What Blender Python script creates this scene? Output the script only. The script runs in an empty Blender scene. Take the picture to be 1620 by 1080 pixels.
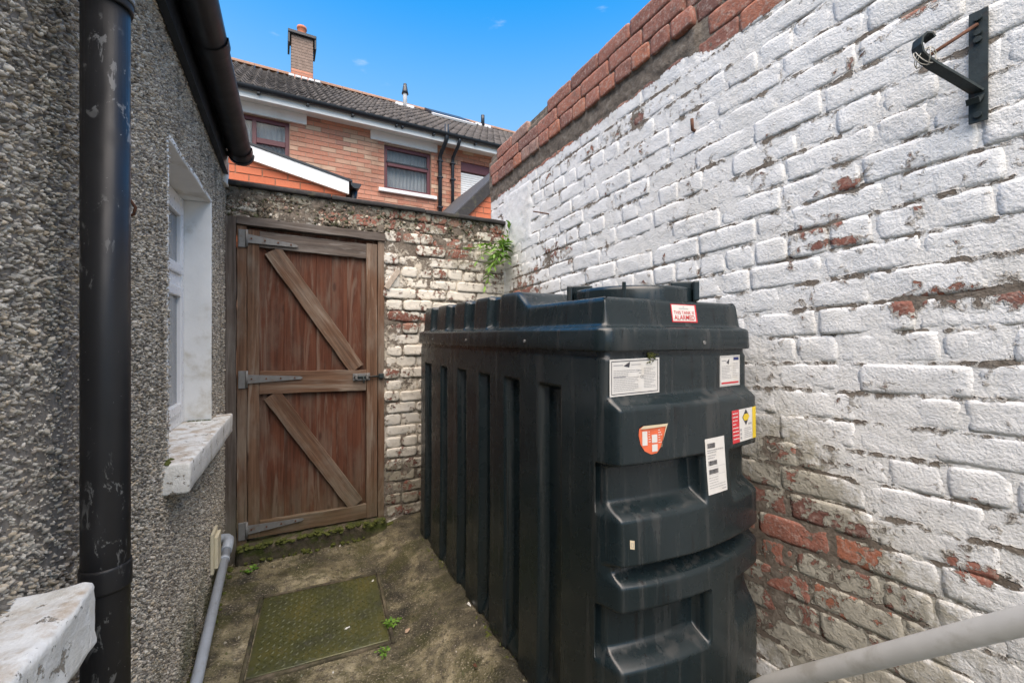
import bpy, bmesh, math, random
import numpy as np
from mathutils import Vector, Matrix, noise as mn
random.seed(7); np.random.seed(7)
R = math.radians
scn = bpy.context.scene
COL = scn.collection

# ------------------------------------------------------------------ camera
F_PX, CX, HY, CAM_H = 677.0, 810.0, 532.0, 1.33
YAW = math.atan2(370, 677)
SN, CS = math.sin(YAW), math.cos(YAW)
cam = bpy.data.cameras.new('camera'); cam_o = bpy.data.objects.new('camera', cam); COL.objects.link(cam_o)
cam.sensor_width = 36; cam.lens = F_PX/1620*36; cam.shift_y = -8/1620; cam.clip_start = .02; cam.clip_end = 500
cam_o.location = (0, 0, CAM_H); cam_o.rotation_euler = (R(90), 0, -YAW)
scn.camera = cam_o
def proj(x, y, z):
    d = x*SN+y*CS
    if d < .05: return (-9999, -9999, d)
    return (CX+F_PX*(x*CS-y*SN)/d, HY-F_PX*(z-CAM_H)/d, d)

# ------------------------------------------------------------------ sky, sun, exposure
SUN_EL, SUN_AZ = R(62), R(205)      # azimuth clockwise from +Y: behind the camera, a little to the left
w = bpy.data.worlds.new('World'); scn.world = w; w.use_nodes = True
nt = w.node_tree; bg = nt.nodes['Background']
sky = nt.nodes.new('ShaderNodeTexSky'); sky.sky_type = 'NISHITA'; sky.sun_disc = False
sky.sun_elevation = SUN_EL; sky.sun_rotation = SUN_AZ; sky.air_density = 1.0; sky.dust_density = 2.2; sky.ozone_density = 2.0
hsv = nt.nodes.new('ShaderNodeHueSaturation'); hsv.inputs['Saturation'].default_value = 1.55; hsv.inputs['Hue'].default_value = .492
nt.links.new(sky.outputs[0], hsv.inputs['Color'])
tc = nt.nodes.new('ShaderNodeTexCoord'); sx = nt.nodes.new('ShaderNodeSeparateXYZ'); nt.links.new(tc.outputs['Generated'], sx.inputs[0])
mr = nt.nodes.new('ShaderNodeMapRange'); mr.interpolation_type = 'SMOOTHSTEP'; nt.links.new(sx.outputs[2], mr.inputs[0])
for i_, v_ in enumerate((.68, .30, 0., .85)): mr.inputs[i_+1].default_value = v_
hz = nt.nodes.new('ShaderNodeMix'); hz.data_type = 'RGBA'; nt.links.new(mr.outputs[0], hz.inputs[0]); nt.links.new(hsv.outputs[0], hz.inputs[6]); hz.inputs[7].default_value = (1.05, 1.75, 2.55, 1)
mp = nt.nodes.new('ShaderNodeMapping'); mp.inputs['Scale'].default_value = (1, 1, 3.2); nt.links.new(tc.outputs['Generated'], mp.inputs[0])
cn = nt.nodes.new('ShaderNodeTexNoise'); cn.inputs['Scale'].default_value = 9; cn.inputs['Detail'].default_value = 6; nt.links.new(mp.outputs[0], cn.inputs['Vector'])
cm = nt.nodes.new('ShaderNodeMapRange'); cm.interpolation_type = 'SMOOTHSTEP'; nt.links.new(cn.outputs['Fac'], cm.inputs[0])
for i_, v_ in enumerate((.665, .82, 0., .6)): cm.inputs[i_+1].default_value = v_
cl = nt.nodes.new('ShaderNodeMix'); cl.data_type = 'RGBA'; nt.links.new(cm.outputs[0], cl.inputs[0]); nt.links.new(hz.outputs[2], cl.inputs[6]); cl.inputs[7].default_value = (2.2, 2.5, 2.8, 1)
nt.links.new(cl.outputs[2], bg.inputs['Color']); bg.inputs['Strength'].default_value = .15
sl = bpy.data.lights.new('sun', 'SUN'); sl.energy = 2.7; sl.angle = R(85); sl.color = (1, .85, .65)
so = bpy.data.objects.new('sun', sl); COL.objects.link(so)
sd = Vector((math.sin(SUN_AZ)*math.cos(SUN_EL), math.cos(SUN_AZ)*math.cos(SUN_EL), math.sin(SUN_EL)))
so.rotation_euler = sd.to_track_quat('Z', 'Y').to_euler(); so.location = (0, 0, 8)
scn.view_settings.view_transform = 'Standard'; scn.view_settings.look = 'None'
scn.view_settings.exposure = 1.3; scn.view_settings.gamma = 1

# ------------------------------------------------------------------ material helpers
class G:
    """tiny node-graph builder"""
    def __init__(s, name):
        s.m = bpy.data.materials.new(name); s.m.use_nodes = True
        s.t = s.m.node_tree; s.n = s.t.nodes; s.b = s.n['Principled BSDF']; s.b.inputs['Specular IOR Level'].default_value = .35
    def new(s, k): return s.n.new(k)
    def put(s, v, sock):
        if hasattr(v, 'is_output'): s.t.links.new(v, sock)
        elif v is not None:
            if isinstance(v, tuple) and len(v) == 3 and sock.type == 'RGBA': v = (*v, 1)
            sock.default_value = v
    def geo(s): return s.new('ShaderNodeNewGeometry').outputs['Position']
    def obj(s): return s.new('ShaderNodeTexCoord').outputs['Object']
    def rnd(s): return s.new('ShaderNodeObjectInfo').outputs['Random']
    def attr(s, a): n = s.new('ShaderNodeAttribute'); n.attribute_name = a; return n.outputs['Color']
    def mapv(s, v, sc=(1, 1, 1), loc=(0, 0, 0)):
        n = s.new('ShaderNodeMapping'); s.put(v, n.inputs[0]); n.inputs['Scale'].default_value = sc; n.inputs['Location'].default_value = loc
        return n.outputs[0]
    def noise(s, v, sc, det=4, rough=.55, dist=0):
        n = s.new('ShaderNodeTexNoise'); s.put(v, n.inputs['Vector']); n.inputs['Scale'].default_value = sc
        n.inputs['Detail'].default_value = det; n.inputs['Roughness'].default_value = rough; n.inputs['Distortion'].default_value = dist
        return n.outputs['Fac']
    def voro(s, v, sc, out='Distance', feat='F1'):
        n = s.new('ShaderNodeTexVoronoi'); n.feature = feat; s.put(v, n.inputs['Vector']); n.inputs['Scale'].default_value = sc
        return n.outputs[out]
    def math(s, op, a, b=None, c=None):
        n = s.new('ShaderNodeMath'); n.operation = op
        for i, v in enumerate((a, b, c)):
            if v is not None: s.put(v, n.inputs[i])
        return n.outputs[0]
    def vm(s, op, a, b=None):
        n = s.new('ShaderNodeVectorMath'); n.operation = op; s.put(a, n.inputs[0])
        if b is not None: s.put(b, n.inputs[1])
        return n.outputs['Value'] if op in ('LENGTH', 'DISTANCE', 'DOT_PRODUCT') else n.outputs[0]
    def ss(s, v, a, b, lo=0., hi=1.):
        n = s.new('ShaderNodeMapRange'); n.interpolation_type = 'SMOOTHSTEP'; s.put(v, n.inputs[0])
        for i, q in enumerate((a, b, lo, hi)): n.inputs[i+1].default_value = q
        return n.outputs[0]
    def ramp(s, v, *st):
        n = s.new('ShaderNodeValToRGB'); s.put(v, n.inputs[0]); e = n.color_ramp.elements
        while len(e) < len(st): e.new(.5)
        for q, (p, c) in zip(e, st): q.position = p; q.color = (*c, 1)
        return n.outputs[0]
    def mix(s, f, a, b, mode='MIX'):
        n = s.new('ShaderNodeMix'); n.data_type = 'RGBA'; n.blend_type = mode
        s.put(f, n.inputs[0]); s.put(a, n.inputs[6]); s.put(b, n.inputs[7]); return n.outputs[2]
    def sep(s, v):
        n = s.new('ShaderNodeSeparateXYZ'); s.put(v, n.inputs[0]); return n.outputs
    def bump(s, h, dist=.002, st=1., prev=None):
        n = s.new('ShaderNodeBump'); s.put(h, n.inputs['Height']); n.inputs['Distance'].default_value = dist; n.inputs['Strength'].default_value = st
        if prev is not None: s.put(prev, n.inputs['Normal'])
        return n.outputs[0]
    def out(s, col=None, rough=.6, normal=None, metal=0, spec=None):
        s.put(col, s.b.inputs['Base Color']); s.put(rough, s.b.inputs['Roughness']); s.put(metal, s.b.inputs['Metallic'])
        if normal is not None: s.put(normal, s.b.inputs['Normal'])
        if spec is not None: s.b.inputs['Specular IOR Level'].default_value = spec
        return s.m

def plain(name, c, rough=.6, var=.15, sc=25, bump=.0008, metal=0, spec=.35, dirt=None):
    g = G(name); p = g.geo(); n = g.noise(p, sc, 5); n2 = g.noise(p, sc*5, 3)
    k = lambda f: tuple(max(0, min(1, v*f)) for v in c)
    col = g.mix(n, k(1-var*2), k(1+var*2))
    if dirt: col = g.mix(g.ss(g.noise(p, sc*.4, 6, .65), .52, .72), col, dirt)
    return g.out(col, g.ss(n2, .3, .7, max(0, rough-.1), min(1, rough+.1)), g.bump(g.math('ADD', n, g.math('MULTIPLY', n2, .4)), bump, .6), metal, spec)

# peeling masonry paint over old brick; patches = (y, z, ry, rz, strength) where the paint has gone
def peeling(name, patches, base, paint=(.725, .73, .72), grime=(.34, .315, .25), grime_w=None, band=None, brick=None, mortar=False, axis=1, scale=1.):
    g = G(name); p = g.geo()
    n1 = g.noise(p, 7*scale, 5, .62, .6); n2 = g.noise(p, 34*scale, 5, .62, .4); n3 = g.noise(p, 150, 3, .6)
    s = g.sep(p)
    h = s[axis]; z = s[2]
    comb = g.new('ShaderNodeCombineXYZ'); g.put(h, comb.inputs[0]); g.put(z, comb.inputs[1]); q = comb.outputs[0]
    wsum = None
    for (a, b, ra, rb, st) in patches:
        d = g.vm('LENGTH', g.vm('MULTIPLY', g.vm('SUBTRACT', q, (a, b, 0.)), (1/ra, 1/rb, 0.)))
        v = g.ss(d, .25, 1.15, st, 0)
        wsum = v if wsum is None else g.math('ADD', wsum, v)
    e = g.math('ADD', g.math('MULTIPLY', n1, .56), g.math('MULTIPLY', n2, .44))
    e = g.math('ADD', e, base)
    if wsum is not None: e = g.math('ADD', e, wsum)
    if band:   # bare brick above this height
        zz = g.math('ADD', g.math('ADD', z, g.math('MULTIPLY', h, band[1])), g.ss(h, 1.12, 1.28, .055, 0))
        zz = g.math('ADD', zz, g.math('MULTIPLY', g.math('SUBTRACT', n2, .5), .05))
        e = g.math('ADD', e, g.ss(zz, band[0]-.012, band[0]+.012, 0, 1.))
    if mortar and band:   # the paint splits along the bed joints
        fr = g.math('FRACT', g.math('DIVIDE', g.math('ADD', g.math('ADD', z, g.math('MULTIPLY', g.math('SUBTRACT', h, 2.), band[1])), g.math('MULTIPLY', g.math('SUBTRACT', n2, .5), .02)), CH))
        jd = g.math('MINIMUM', fr, g.math('SUBTRACT', 1., fr))
        e = g.math('ADD', e, g.ss(jd, .03, .16, .062, -.03))
    bare = g.ss(e, .60, .625)
    edge = g.math('MULTIPLY', g.ss(e, .565, .60), g.math('SUBTRACT', 1., bare))
    pc = g.mix(g.ss(n2, .35, .7), paint, tuple(v*.90 for v in paint))
    pc = g.mix(g.ss(g.noise(p, 4.1, 6, .65), .46, .70, 0, .7), pc, (.62, .61, .575))
    pc = g.mix(g.math('MULTIPLY', edge, .55), pc, (.42, .37, .30))
    gw = g.ss(g.noise(p, 26, 7, .7), .50, .66, 0, .75)
    if grime_w:
        gs = None
        for (a, b, ra, rb, st) in grime_w:
            d = g.vm('LENGTH', g.vm('MULTIPLY', g.vm('SUBTRACT', q, (a, b, 0.)), (1/ra, 1/rb, 0.)))
            v = g.ss(d, .2, 1.2, st, 0); gs = v if gs is None else g.math('ADD', gs, v)
        gw = g.ss(g.math('ADD', g.noise(p, 30, 7, .72), g.math('SUBTRACT', gs, .62)), .36, .62, 0, .92)
        pc = g.mix(gw, pc, grime)
        pc = g.mix(g.ss(g.math('MULTIPLY', gs, g.noise(p, 9, 5)), .1, .6, 0, .5), pc, (.42, .40, .34))
    # fine dark specks
    pc = g.mix(g.ss(n3, .66, .74, 0, .5), pc, (.25, .22, .18))
    if mortar: bc = g.ramp(n2, (.25, (.075, .062, .05)), (.5, (.15, .125, .10)), (.8, (.27, .24, .20)))
    else:
        rr = g.rnd()
        b0 = brick or ((.0, (.17, .085, .07)), (.3, (.26, .115, .085)), (.55, (.33, .14, .10)), (.8, (.40, .155, .09)), (1., (.30, .19, .155)))
        bc = g.ramp(rr, *b0)
        bc = g.mix(g.ss(n2, .3, .75, 0, .75), bc, g.mix(.5, bc, (.12, .06, .05)))
        bc = g.mix(g.ss(g.noise(p, 60, 5, .7), .47, .70, 0, .7), bc, (.42, .34, .29))
        bc = g.mix(g.ss(g.noise(p, 11, 5, .7), .56, .74, 0, .65), bc, (.13, .10, .085))
    col = g.mix(bare, pc, bc)
    hgt = g.math('ADD', g.math('MULTIPLY', g.math('SUBTRACT', 1., bare), 1.1), g.math('MULTIPLY', edge, .9))
    hgt = g.math('ADD', hgt, g.math('MULTIPLY', n2, g.ss(g.noise(p, 2.3, 3), .4, .62, .35, 1.6))); hgt = g.math('ADD', hgt, g.math('MULTIPLY', n3, .55))
    hgt = g.math('ADD', hgt, g.math('MULTIPLY', g.noise(p, 75, 3), .45))
    nn = g.bump(hgt, .0042, .9)
    rg = g.math('ADD', .62, g.math('MULTIPLY', bare, .28))
    return g.out(col, rg, nn, 0, .25)

def wood(name, c1, c2, c3, grey=(.22, .19, .16), gw=.5):
    g = G(name); o = g.obj(); r = g.rnd()
    off = g.new('ShaderNodeCombineXYZ'); g.put(g.math('MULTIPLY', r, 31.), off.inputs[0]); g.put(g.math('MULTIPLY', r, 17.), off.inputs[1])
    v = g.vm('ADD', o, off.outputs[0])
    gr = g.noise(g.mapv(v, (2.2, 55, 55)), 1., 6, .62, .5); fine = g.noise(g.mapv(v, (6, 240, 240)), 1., 4, .6)
    big = g.noise(g.mapv(v, (2.5, 6, 6)), 1., 5, .6)
    col = g.ramp(gr, (.28, c1), (.5, c2), (.74, c3))
    col = g.mix(g.ss(big, .42, .68, 0, gw), col, g.mix(gr, tuple(x*.7 for x in grey), tuple(x*1.35 for x in grey)))
    col = g.mix(g.ss(fine, .56, .72, 0, .6), col, (.05, .032, .024))
    stv = g.noise(g.mapv(v, (1.3, 16, 16)), 1., 4, .6, 1.2); col = g.mix(g.ss(stv, .53, .66, 0, gw*.75), col, tuple(x*1.5 for x in grey))
    knot = g.voro(g.mapv(v, (3.2, 9, 9)), 1.)
    col = g.mix(g.ss(knot, .05, .14, .75, 0), col, (.05, .025, .018))
    low = g.sep(g.geo())[2]
    col = g.mix(g.math('MULTIPLY', g.ss(low, .1, .55, .55, 0), g.noise(g.geo(), 14, 4)), col, (.10, .10, .05))
    h = g.math('ADD', gr, g.math('MULTIPLY', fine, .7))
    return g.out(col, .78, g.bump(h, .0022, .8), 0, .2)

# ------------------------------------------------------------------ mesh helpers
def link(name, me, mat=None, parent=None, smooth=False):
    o = bpy.data.objects.new(name, me); COL.objects.link(o)
    if mat is not None and not me.materials: me.materials.append(mat)
    if smooth: me.shade_smooth()
    if parent is not None: o.parent = parent
    return o
def mesh(name, v, f):
    me = bpy.data.meshes.new(name); me.from_pydata([tuple(map(float, q)) for q in v], [], f); me.update(); return me
def thing(name, label, cat, loc=(0, 0, 0), rot=(0, 0, 0), group=None):
    o = bpy.data.objects.new(name, None); COL.objects.link(o); o.location = loc; o.rotation_euler = rot
    o.empty_display_size = .1; bpy.context.view_layer.update()
    return tag(o, label, cat, group)
def tag(o, label=None, cat=None, group=None, kind=None):
    for k, v in (('label', label), ('category', cat), ('group', group), ('kind', kind)):
        if v: o[k] = v
    return o
def bx_mesh(x0, x1, y0, y1, z0, z1, bev=0, seg=1):
    bm = bmesh.new(); bmesh.ops.create_cube(bm, size=1)
    for v in bm.verts:
        v.co = Vector(((x0+x1)/2+v.co.x*(x1-x0), (y0+y1)/2+v.co.y*(y1-y0), (z0+z1)/2+v.co.z*(z1-z0)))
    if bev: bmesh.ops.bevel(bm, geom=bm.edges[:]+bm.verts[:], offset=bev, segments=seg, affect='EDGES', profile=.6)
    me = bpy.data.meshes.new('box'); bm.to_mesh(me); bm.free(); return me
def box(name, x, y, z, mat, parent=None, bev=.003, seg=1):
    return link(name, bx_mesh(*x, *y, *z, bev, seg), mat, parent)
def rough_box(name, x, y, z, mat, parent=None, step=.03, amp=.003, bev=.008, sc=9, smooth=True):
    """box with a subdivided, uneven surface: cast concrete, stone"""
    bm = bmesh.new(); bmesh.ops.create_cube(bm, size=1)
    c = Vector(((x[0]+x[1])/2, (y[0]+y[1])/2, (z[0]+z[1])/2)); d = (x[1]-x[0], y[1]-y[0], z[1]-z[0])
    for v in bm.verts: v.co = Vector((v.co.x*d[0], v.co.y*d[1], v.co.z*d[2]))
    bmesh.ops.bevel(bm, geom=bm.edges[:]+bm.verts[:], offset=bev, segments=2, affect='EDGES', profile=.5)
    for a in range(3):
        n = int(d[a]/step)
        for i in range(1, n):
            co = Vector((0, 0, 0)); co[a] = -d[a]/2+d[a]*i/n; no = Vector((0, 0, 0)); no[a] = 1
            bmesh.ops.bisect_plane(bm, geom=bm.verts[:]+bm.edges[:]+bm.faces[:], plane_co=co, plane_no=no)
    for v in bm.verts:
        q = v.co+c; v.co = q+mn.noise_vector(q*sc)*amp+mn.noise_vector(q*sc*4)*amp*.5
    me = bpy.data.meshes.new('rough'); bm.to_mesh(me); bm.free()
    return link(name, me, mat, parent, smooth)
def tube(name, pts, r, mat, parent=None, seg=16, closed_ends=True):
    pts = [Vector(p) for p in pts]; V = []; Fc = []; n = len(pts)
    rad = r if isinstance(r, (list, tuple)) else [r]*n
    up = None
    for i, p in enumerate(pts):
        t = ((pts[min(i+1, n-1)]-pts[i]).normalized()+(pts[i]-pts[max(i-1, 0)]).normalized()).normalized()
        if up is None: up = Vector((0, 0, 1)) if abs(t.z) < .9 else Vector((1, 0, 0))
        a = t.cross(up).normalized(); b = a.cross(t).normalized(); up = b
        for k in range(seg):
            an = 2*math.pi*k/seg; V.append(p+(a*math.cos(an)+b*math.sin(an))*rad[i])
    for i in range(n-1):
        for k in range(seg): Fc.append((i*seg+k, i*seg+(k+1) % seg, (i+1)*seg+(k+1) % seg, (i+1)*seg+k))
    if closed_ends: Fc.append(tuple(range(seg-1, -1, -1))); Fc.append(tuple((n-1)*seg+k for k in range(seg)))
    me = mesh(name, V, Fc); o = link(name, me, mat, parent, True)
    if closed_ends:
        for f in me.polygons[-2:]: f.use_smooth = False
    return o
def arc_pts(c, r, a0, a1, n, f):
    return [f(c, r, a0+(a1-a0)*i/n) for i in range(n+1)]
def grid_mesh(P, closed_u=False):
    """P[i][j] -> quads"""
    ni, nj = len(P), len(P[0]); V = [q for row in P for q in row]; Fc = []
    for i in range(ni-1 if not closed_u else ni):
        for j in range(nj-1):
            a = i*nj+j; b = ((i+1) % ni)*nj+j; Fc.append((a, b, b+1, a+1))
    return mesh('grid', V, Fc)
def sst(x, a, b):
    t = np.clip((x-a)/(b-a), 0, 1); return t*t*(3-2*t)

# a brick with a worn face. local: length X, height Z, face towards -Y
def brick_mesh(L, h, d, seed, wear=1., nx=9, nz=4):
    rnd = random.Random(seed); off = Vector((seed*3.1, seed*1.7, seed*.9)); V = []; Fc = []
    for j in range(nz+1):
        for i in range(nx+1):
            u = i/nx*2-1; v = j/nz*2-1
            # cluster rows near the arrises
            u = math.copysign(abs(u)**.72, u); v = math.copysign(abs(v)**.72, v)
            x = u*L/2; z = v*h/2; q = Vector((x, 0, z))
            ed = min(L/2-abs(x), h/2-abs(z)); yb = 0
            e = max(0, 1-ed/.008); yb += .0022*e*e*wear
            w3 = mn.noise_vector(q*12+off)*.0030*wear+mn.noise_vector(q*38+off)*.0016*wear+mn.noise_vector(q*80+off)*.0007*wear
            co = max(0, 1-Vector((L/2-abs(x), 0, h/2-abs(z))).length/.02)
            V.append((x+w3.x-math.copysign(co*.004*wear, x), yb+w3.y*1.3, z+w3.z-math.copysign(co*.003*wear, z)))
    n0 = nx+1
    for j in range(nz):
        for i in range(nx): a = j*n0+i; Fc.append((a, a+1, a+1+n0, a+n0))
    ring = [i for i in range(n0)]+[j*n0+nx for j in range(1, nz+1)]+[nz*n0+i for i in range(nx-1, -1, -1)]+[j*n0 for j in range(nz-1, 0, -1)]
    base = len(V)
    for k in ring: V.append((V[k][0], d, V[k][2]))
    for k in range(len(ring)):
        k2 = (k+1) % len(ring); Fc.append((ring[k], base+k, base+k2, ring[k2]))
    me = mesh('brick', V, Fc); me.shade_smooth(); return me
def join_meshes(items):
    """[(mesh, matrix)] -> one mesh"""
    V = []; Fc = []
    for me, M in items:
        b = len(V); V += [M @ v.co for v in me.vertices]; Fc += [tuple(b+i for i in p.vertices) for p in me.polygons]
    return mesh('joined', V, Fc)
def place_bricks(items, parent, mat, limit=300, name='brick', score=None, smooth=True, stuff_name='brick_infill'):
    """items: [(mesh, matrix)]; the `limit` that show largest become parts, the rest one stuff part"""
    if score: items = sorted(items, key=lambda it: -score(it[1].translation))
    for me, M in items[:limit]:
        if not me.materials: me.materials.append(mat)
        o = link(name, me, None, parent); o.matrix_world = M
        if len(items) and o.data.materials[0] is not mat:
            o.material_slots[0].link = 'OBJECT'; o.material_slots[0].material = mat
    if len(items) > limit:
        tag(link(stuff_name, join_meshes(items[limit:]), mat, parent, smooth), kind='stuff')

# ------------------------------------------------------------------ materials
M_pebwall = plain('roughcast_base', (.25, .225, .195), .95, .25, 60, .004)
g = G('pebbles'); c = g.attr('col'); p = g.geo()
c = g.mix(g.ss(g.noise(p, 2.2, 5, .6), .42, .70, 0, .4), c, g.mix(.5, c, (.10, .085, .065)))
c = g.mix(g.ss(g.noise(p, 420, 3), .4, .7, 0, .35), c, (.30, .28, .25))
c = g.mix(g.math('MULTIPLY', g.ss(g.sep(p)[2], .02, .45, .8, 0), g.ss(g.noise(p, 7, 4), .35, .6)), c, (.075, .085, .035))
c = g.mix(g.ss(g.noise(g.mapv(p, (1, 9, 1.2)), 1.6, 5, .6), .56, .70, 0, .55), c, (.075, .065, .05))
M_peb = g.out(c, .85, g.bump(g.noise(p, 500, 3), .0012, .7), 0, .25)
M_render = plain('white_render', (.76, .76, .74), .8, .05, 14, .002, dirt=(.56, .53, .46))
g = G('sill_paint'); p = g.geo(); n = g.noise(p, 22, 6, .65); n2 = g.noise(p, 95, 4)
c = g.mix(g.ss(n, .35, .7), (.79, .79, .76), (.70, .69, .64))
up = g.sep(g.new('ShaderNodeNewGeometry').outputs['Normal'])[2]
st = g.math('MULTIPLY', g.ss(up, .5, .9), g.ss(g.noise(p, 11, 6, .7), .44, .66))
c = g.mix(g.math('MULTIPLY', st, .8), c, (.40, .28, .16))
ch_n = g.noise(p, 24, 6, .72); chip = g.ss(ch_n, .60, .63); c = g.mix(g.math('MULTIPLY', chip, .9), c, g.mix(n2, (.16, .14, .11), (.42, .36, .28))); c = g.mix(g.ss(g.noise(g.mapv(p, (6, 6, 1)), 3., 5), .52, .68, 0, .45), c, (.50, .47, .40))
c = g.mix(g.ss(n2, .68, .75, 0, .7), c, (.12, .11, .09))
M_sill = g.out(c, .7, g.bump(g.math('SUBTRACT', g.math('ADD', n, g.math('MULTIPLY', n2, .5)), g.math('MULTIPLY', chip, .8)), .004, .9))
def black_plastic(name, splat):
    g = G(name); p = g.geo(); n = g.noise(p, 9, 5)
    c = g.mix(n, (.012, .012, .013), (.026, .026, .027)) if splat else g.mix(n, (.018, .021, .025), (.030, .034, .040))
    if splat:
        s1 = g.noise(g.mapv(p, (1, 1, .45)), 46, 6, .7, .8); s2 = g.noise(p, 5, 4)
        k = g.math('MULTIPLY', g.ss(s1, .57, .61), g.ss(s2, .47, .56))
        c = g.mix(g.math('MULTIPLY', k, .42), c, (.30, .30, .29))
        c = g.mix(g.ss(g.noise(p, 190, 2), .74, .78, 0, .6), c, (.4, .4, .4))
    return g.out(c, g.ss(g.noise(p, 14, 5), .3, .7, .32, .48), g.bump(g.noise(p, 60, 3), .0006, .4), 0, .28)
M_pipe = black_plastic('black_downpipe', True); M_gut = black_plastic('black_gutter', False)
M_upvc = plain('white_upvc', (.80, .80, .80), .35, .02, 8, .0002, spec=.5)
g = G('window_glass'); M_glass = g.out(g.mix(g.noise(g.geo(), 2.5, 3), (.10, .11, .12), (.20, .215, .22)), .06, None, 0, .9)
M_greypipe = plain('grey_waste_pipe', (.33, .37, .42), .42, .08, 18, .0003, spec=.45, dirt=(.19, .19, .18))
M_cream = plain('cream_plastic', (.62, .57, .42), .6, .06, 20, .0004)
M_rail = plain('grey_painted_rail', (.46, .46, .44), .45, .05, 30, .0008, dirt=(.36, .35, .32))
M_iron = plain('dark_iron', (.022, .032, .034), .55, .3, 40, .0014, dirt=(.06, .035, .022))
M_rust = plain('rusty_iron', (.11, .05, .03), .85, .35, 60, .002)
M_steel = plain('galvanised_steel', (.19, .19, .185), .6, .15, 45, .0008, metal=.3, dirt=(.16, .12, .09))
M_plank = wood('gate_plank', (.048, .019, .012), (.10, .037, .021), (.155, .064, .037), (.14, .105, .080), .65)
M_rail_w = wood('gate_rail', (.070, .038, .024), (.135, .075, .046), (.205, .125, .080), (.20, .165, .13), .75)
M_post = wood('gate_post', (.050, .040, .034), (.10, .080, .067), (.16, .13, .11), (.16, .145, .13), .8)
M_roofslate = plain('roof_slate', (.06, .062, .068), .7, .2, 12, .003)

# ------------------------------------------------------------------ ground
def ground_z(x, y):
    z = .075*float(sst(x, .48, .80))
    return z
g = G('mossy_concrete'); p = g.geo()
n1 = g.noise(p, 3.2, 8, .68, .7); n2 = g.noise(p, 17, 7, .7); n3 = g.noise(p, 130, 4)
c = g.ramp(n1, (.36, (.030, .029, .020)), (.46, (.11, .098, .060)), (.55, (.235, .205, .125)), (.66, (.42, .37, .25)))
c = g.mix(g.ss(n2, .44, .66, 0, .75), c, (.055, .047, .035))
c = g.mix(g.ss(g.noise(p, 5.1, 6, .65), .48, .62, 0, .75), c, (.060, .060, .020))
c = g.mix(g.ss(n3, .57, .68, 0, .75), c, (.40, .35, .27))
c = g.mix(g.ss(g.noise(p, 46, 6, .72), .54, .66, 0, .8), c, (.035, .03, .022))
c = g.mix(g.ss(n3, .32, .42, .7, 0), c, (.03, .026, .02))
wet = g.math('ADD', g.ss(g.sep(p)[0], .52, .82), g.math('MULTIPLY', g.math('SUBTRACT', g.noise(p, 8, 5), .5), 1.6)); c = g.mix(g.ss(wet, .5, 1.1, 0, .7), c, (.028, .026, .020))
M_ground = g.out(c, g.ss(g.noise(p, 6, 5), .38, .62, .34, .85), g.bump(g.math('ADD', g.math('MULTIPLY', n2, 1.2), g.math('ADD', n3, n1)), .008, .9), 0, .35)
xs = np.concatenate([[-60, -20, -6, -2.5], np.linspace(-.9, 2.2, 125), [4, 9, 25, 60]])
ys = np.concatenate([[-60, -20, -6, -2], np.linspace(-.9, 3.4, 173), [5, 9, 20, 60]])
Pg = []
for x in xs:
    row = []
    for y in ys:
        near = -.9 < x < 2.2 and -.9 < y < 3.4
        z = (ground_z(x, y)+mn.noise(Vector((x*3, y*3, 0)))*.008+mn.noise(Vector((x*14, y*14, 3)))*.0035+mn.noise(Vector((x*40, y*40, 5)))*.0015) if near else .0
        if -.16 < x < .54 and 1.85 < y < 2.57: z = min(z, -.002)
        row.append((x, y, z))
    Pg.append(row)
tag(link('ground', grid_mesh(Pg), M_ground, None, True), kind='structure')

# ------------------------------------------------------------------ right boundary wall
WX = 1.57; BED = -.052; CH = .0905
def bed(y): return BED*(y-2.0)
hid_poly = (660, 1200, 470, 1200)
def vis_score(v):
    px, py, d = proj(*v)
    if not (-60 < px < 1680 and -60 < py < 1140): return -d-100
    if 672 < px < 1190 and py > 480+max(0, (900-px)*.05): return -d-50
    return -d
patchesR = [(2.62, 1.72, .36, .15, .10), (2.25, 1.86, .28, .14, .09), (2.85, 1.55, .30, .22, .10), (1.95, 2.02, .14, .10, .08), (.69, 1.80, .13, .050, .13), (.74, 1.70, .10, .055, .13), (.72, 1.63, .10, .025, .13),
            (.36, 1.43, .22, .060, .12), (.62, 1.42, .16, .035, .10), (.70, 1.35, .10, .02, .10), (.80, .93, .36, .03, .06), (.85, .72, .36, .22, .10), (.78, .55, .40, .24, .085), (.40, .73, .12, .035, .10),
            (1.1, .35, .5, .45, .09), (2.1, 2.42, .9, .08, .06), (2.9, 2.35, .10, .3, .04), (2.2, .8, .9, .9, .06), (.52, 2.24, .06, .025, .10), (.57, 2.00, .05, .02, .10), (1.6, 2.40, .14, .06, .09)]
grimeR = [(.92, .80, .32, .55, .62), (.75, .35, .65, .52, .74), (.45, .80, .6, .40, .26), (1.3, 2.45, 2.0, .10, .3), (1.5, 1.9, 1.6, .6, .16), (1.05, 1.35, .16, .3, .35), (2.7, 1.6, .55, .35, .40), (2.2, .7, 1., .8, .6), (2.95, 2.1, .10, .5, .4)]
M_wallR = peeling('peeling_white_brick', patchesR, -.018, grime_w=grimeR, band=(2.624, .052))
M_mortR = peeling('peeling_white_mortar', patchesR, .022, (.70, .70, .68), grime_w=grimeR, band=(2.624, .052), mortar=True)
wallR = thing('brick_wall', 'tall old brick boundary wall with peeling white paint and bare red top courses behind the tank', 'wall', (WX, 2, 0))
bk_s = [brick_mesh(.240, CH-.0062, .05, i, nx=14, nz=6) for i in range(14)]
bk_h = [brick_mesh(.114, CH-.0062, .05, 40+i, nx=7, nz=6) for i in range(7)]
items = []
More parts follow.
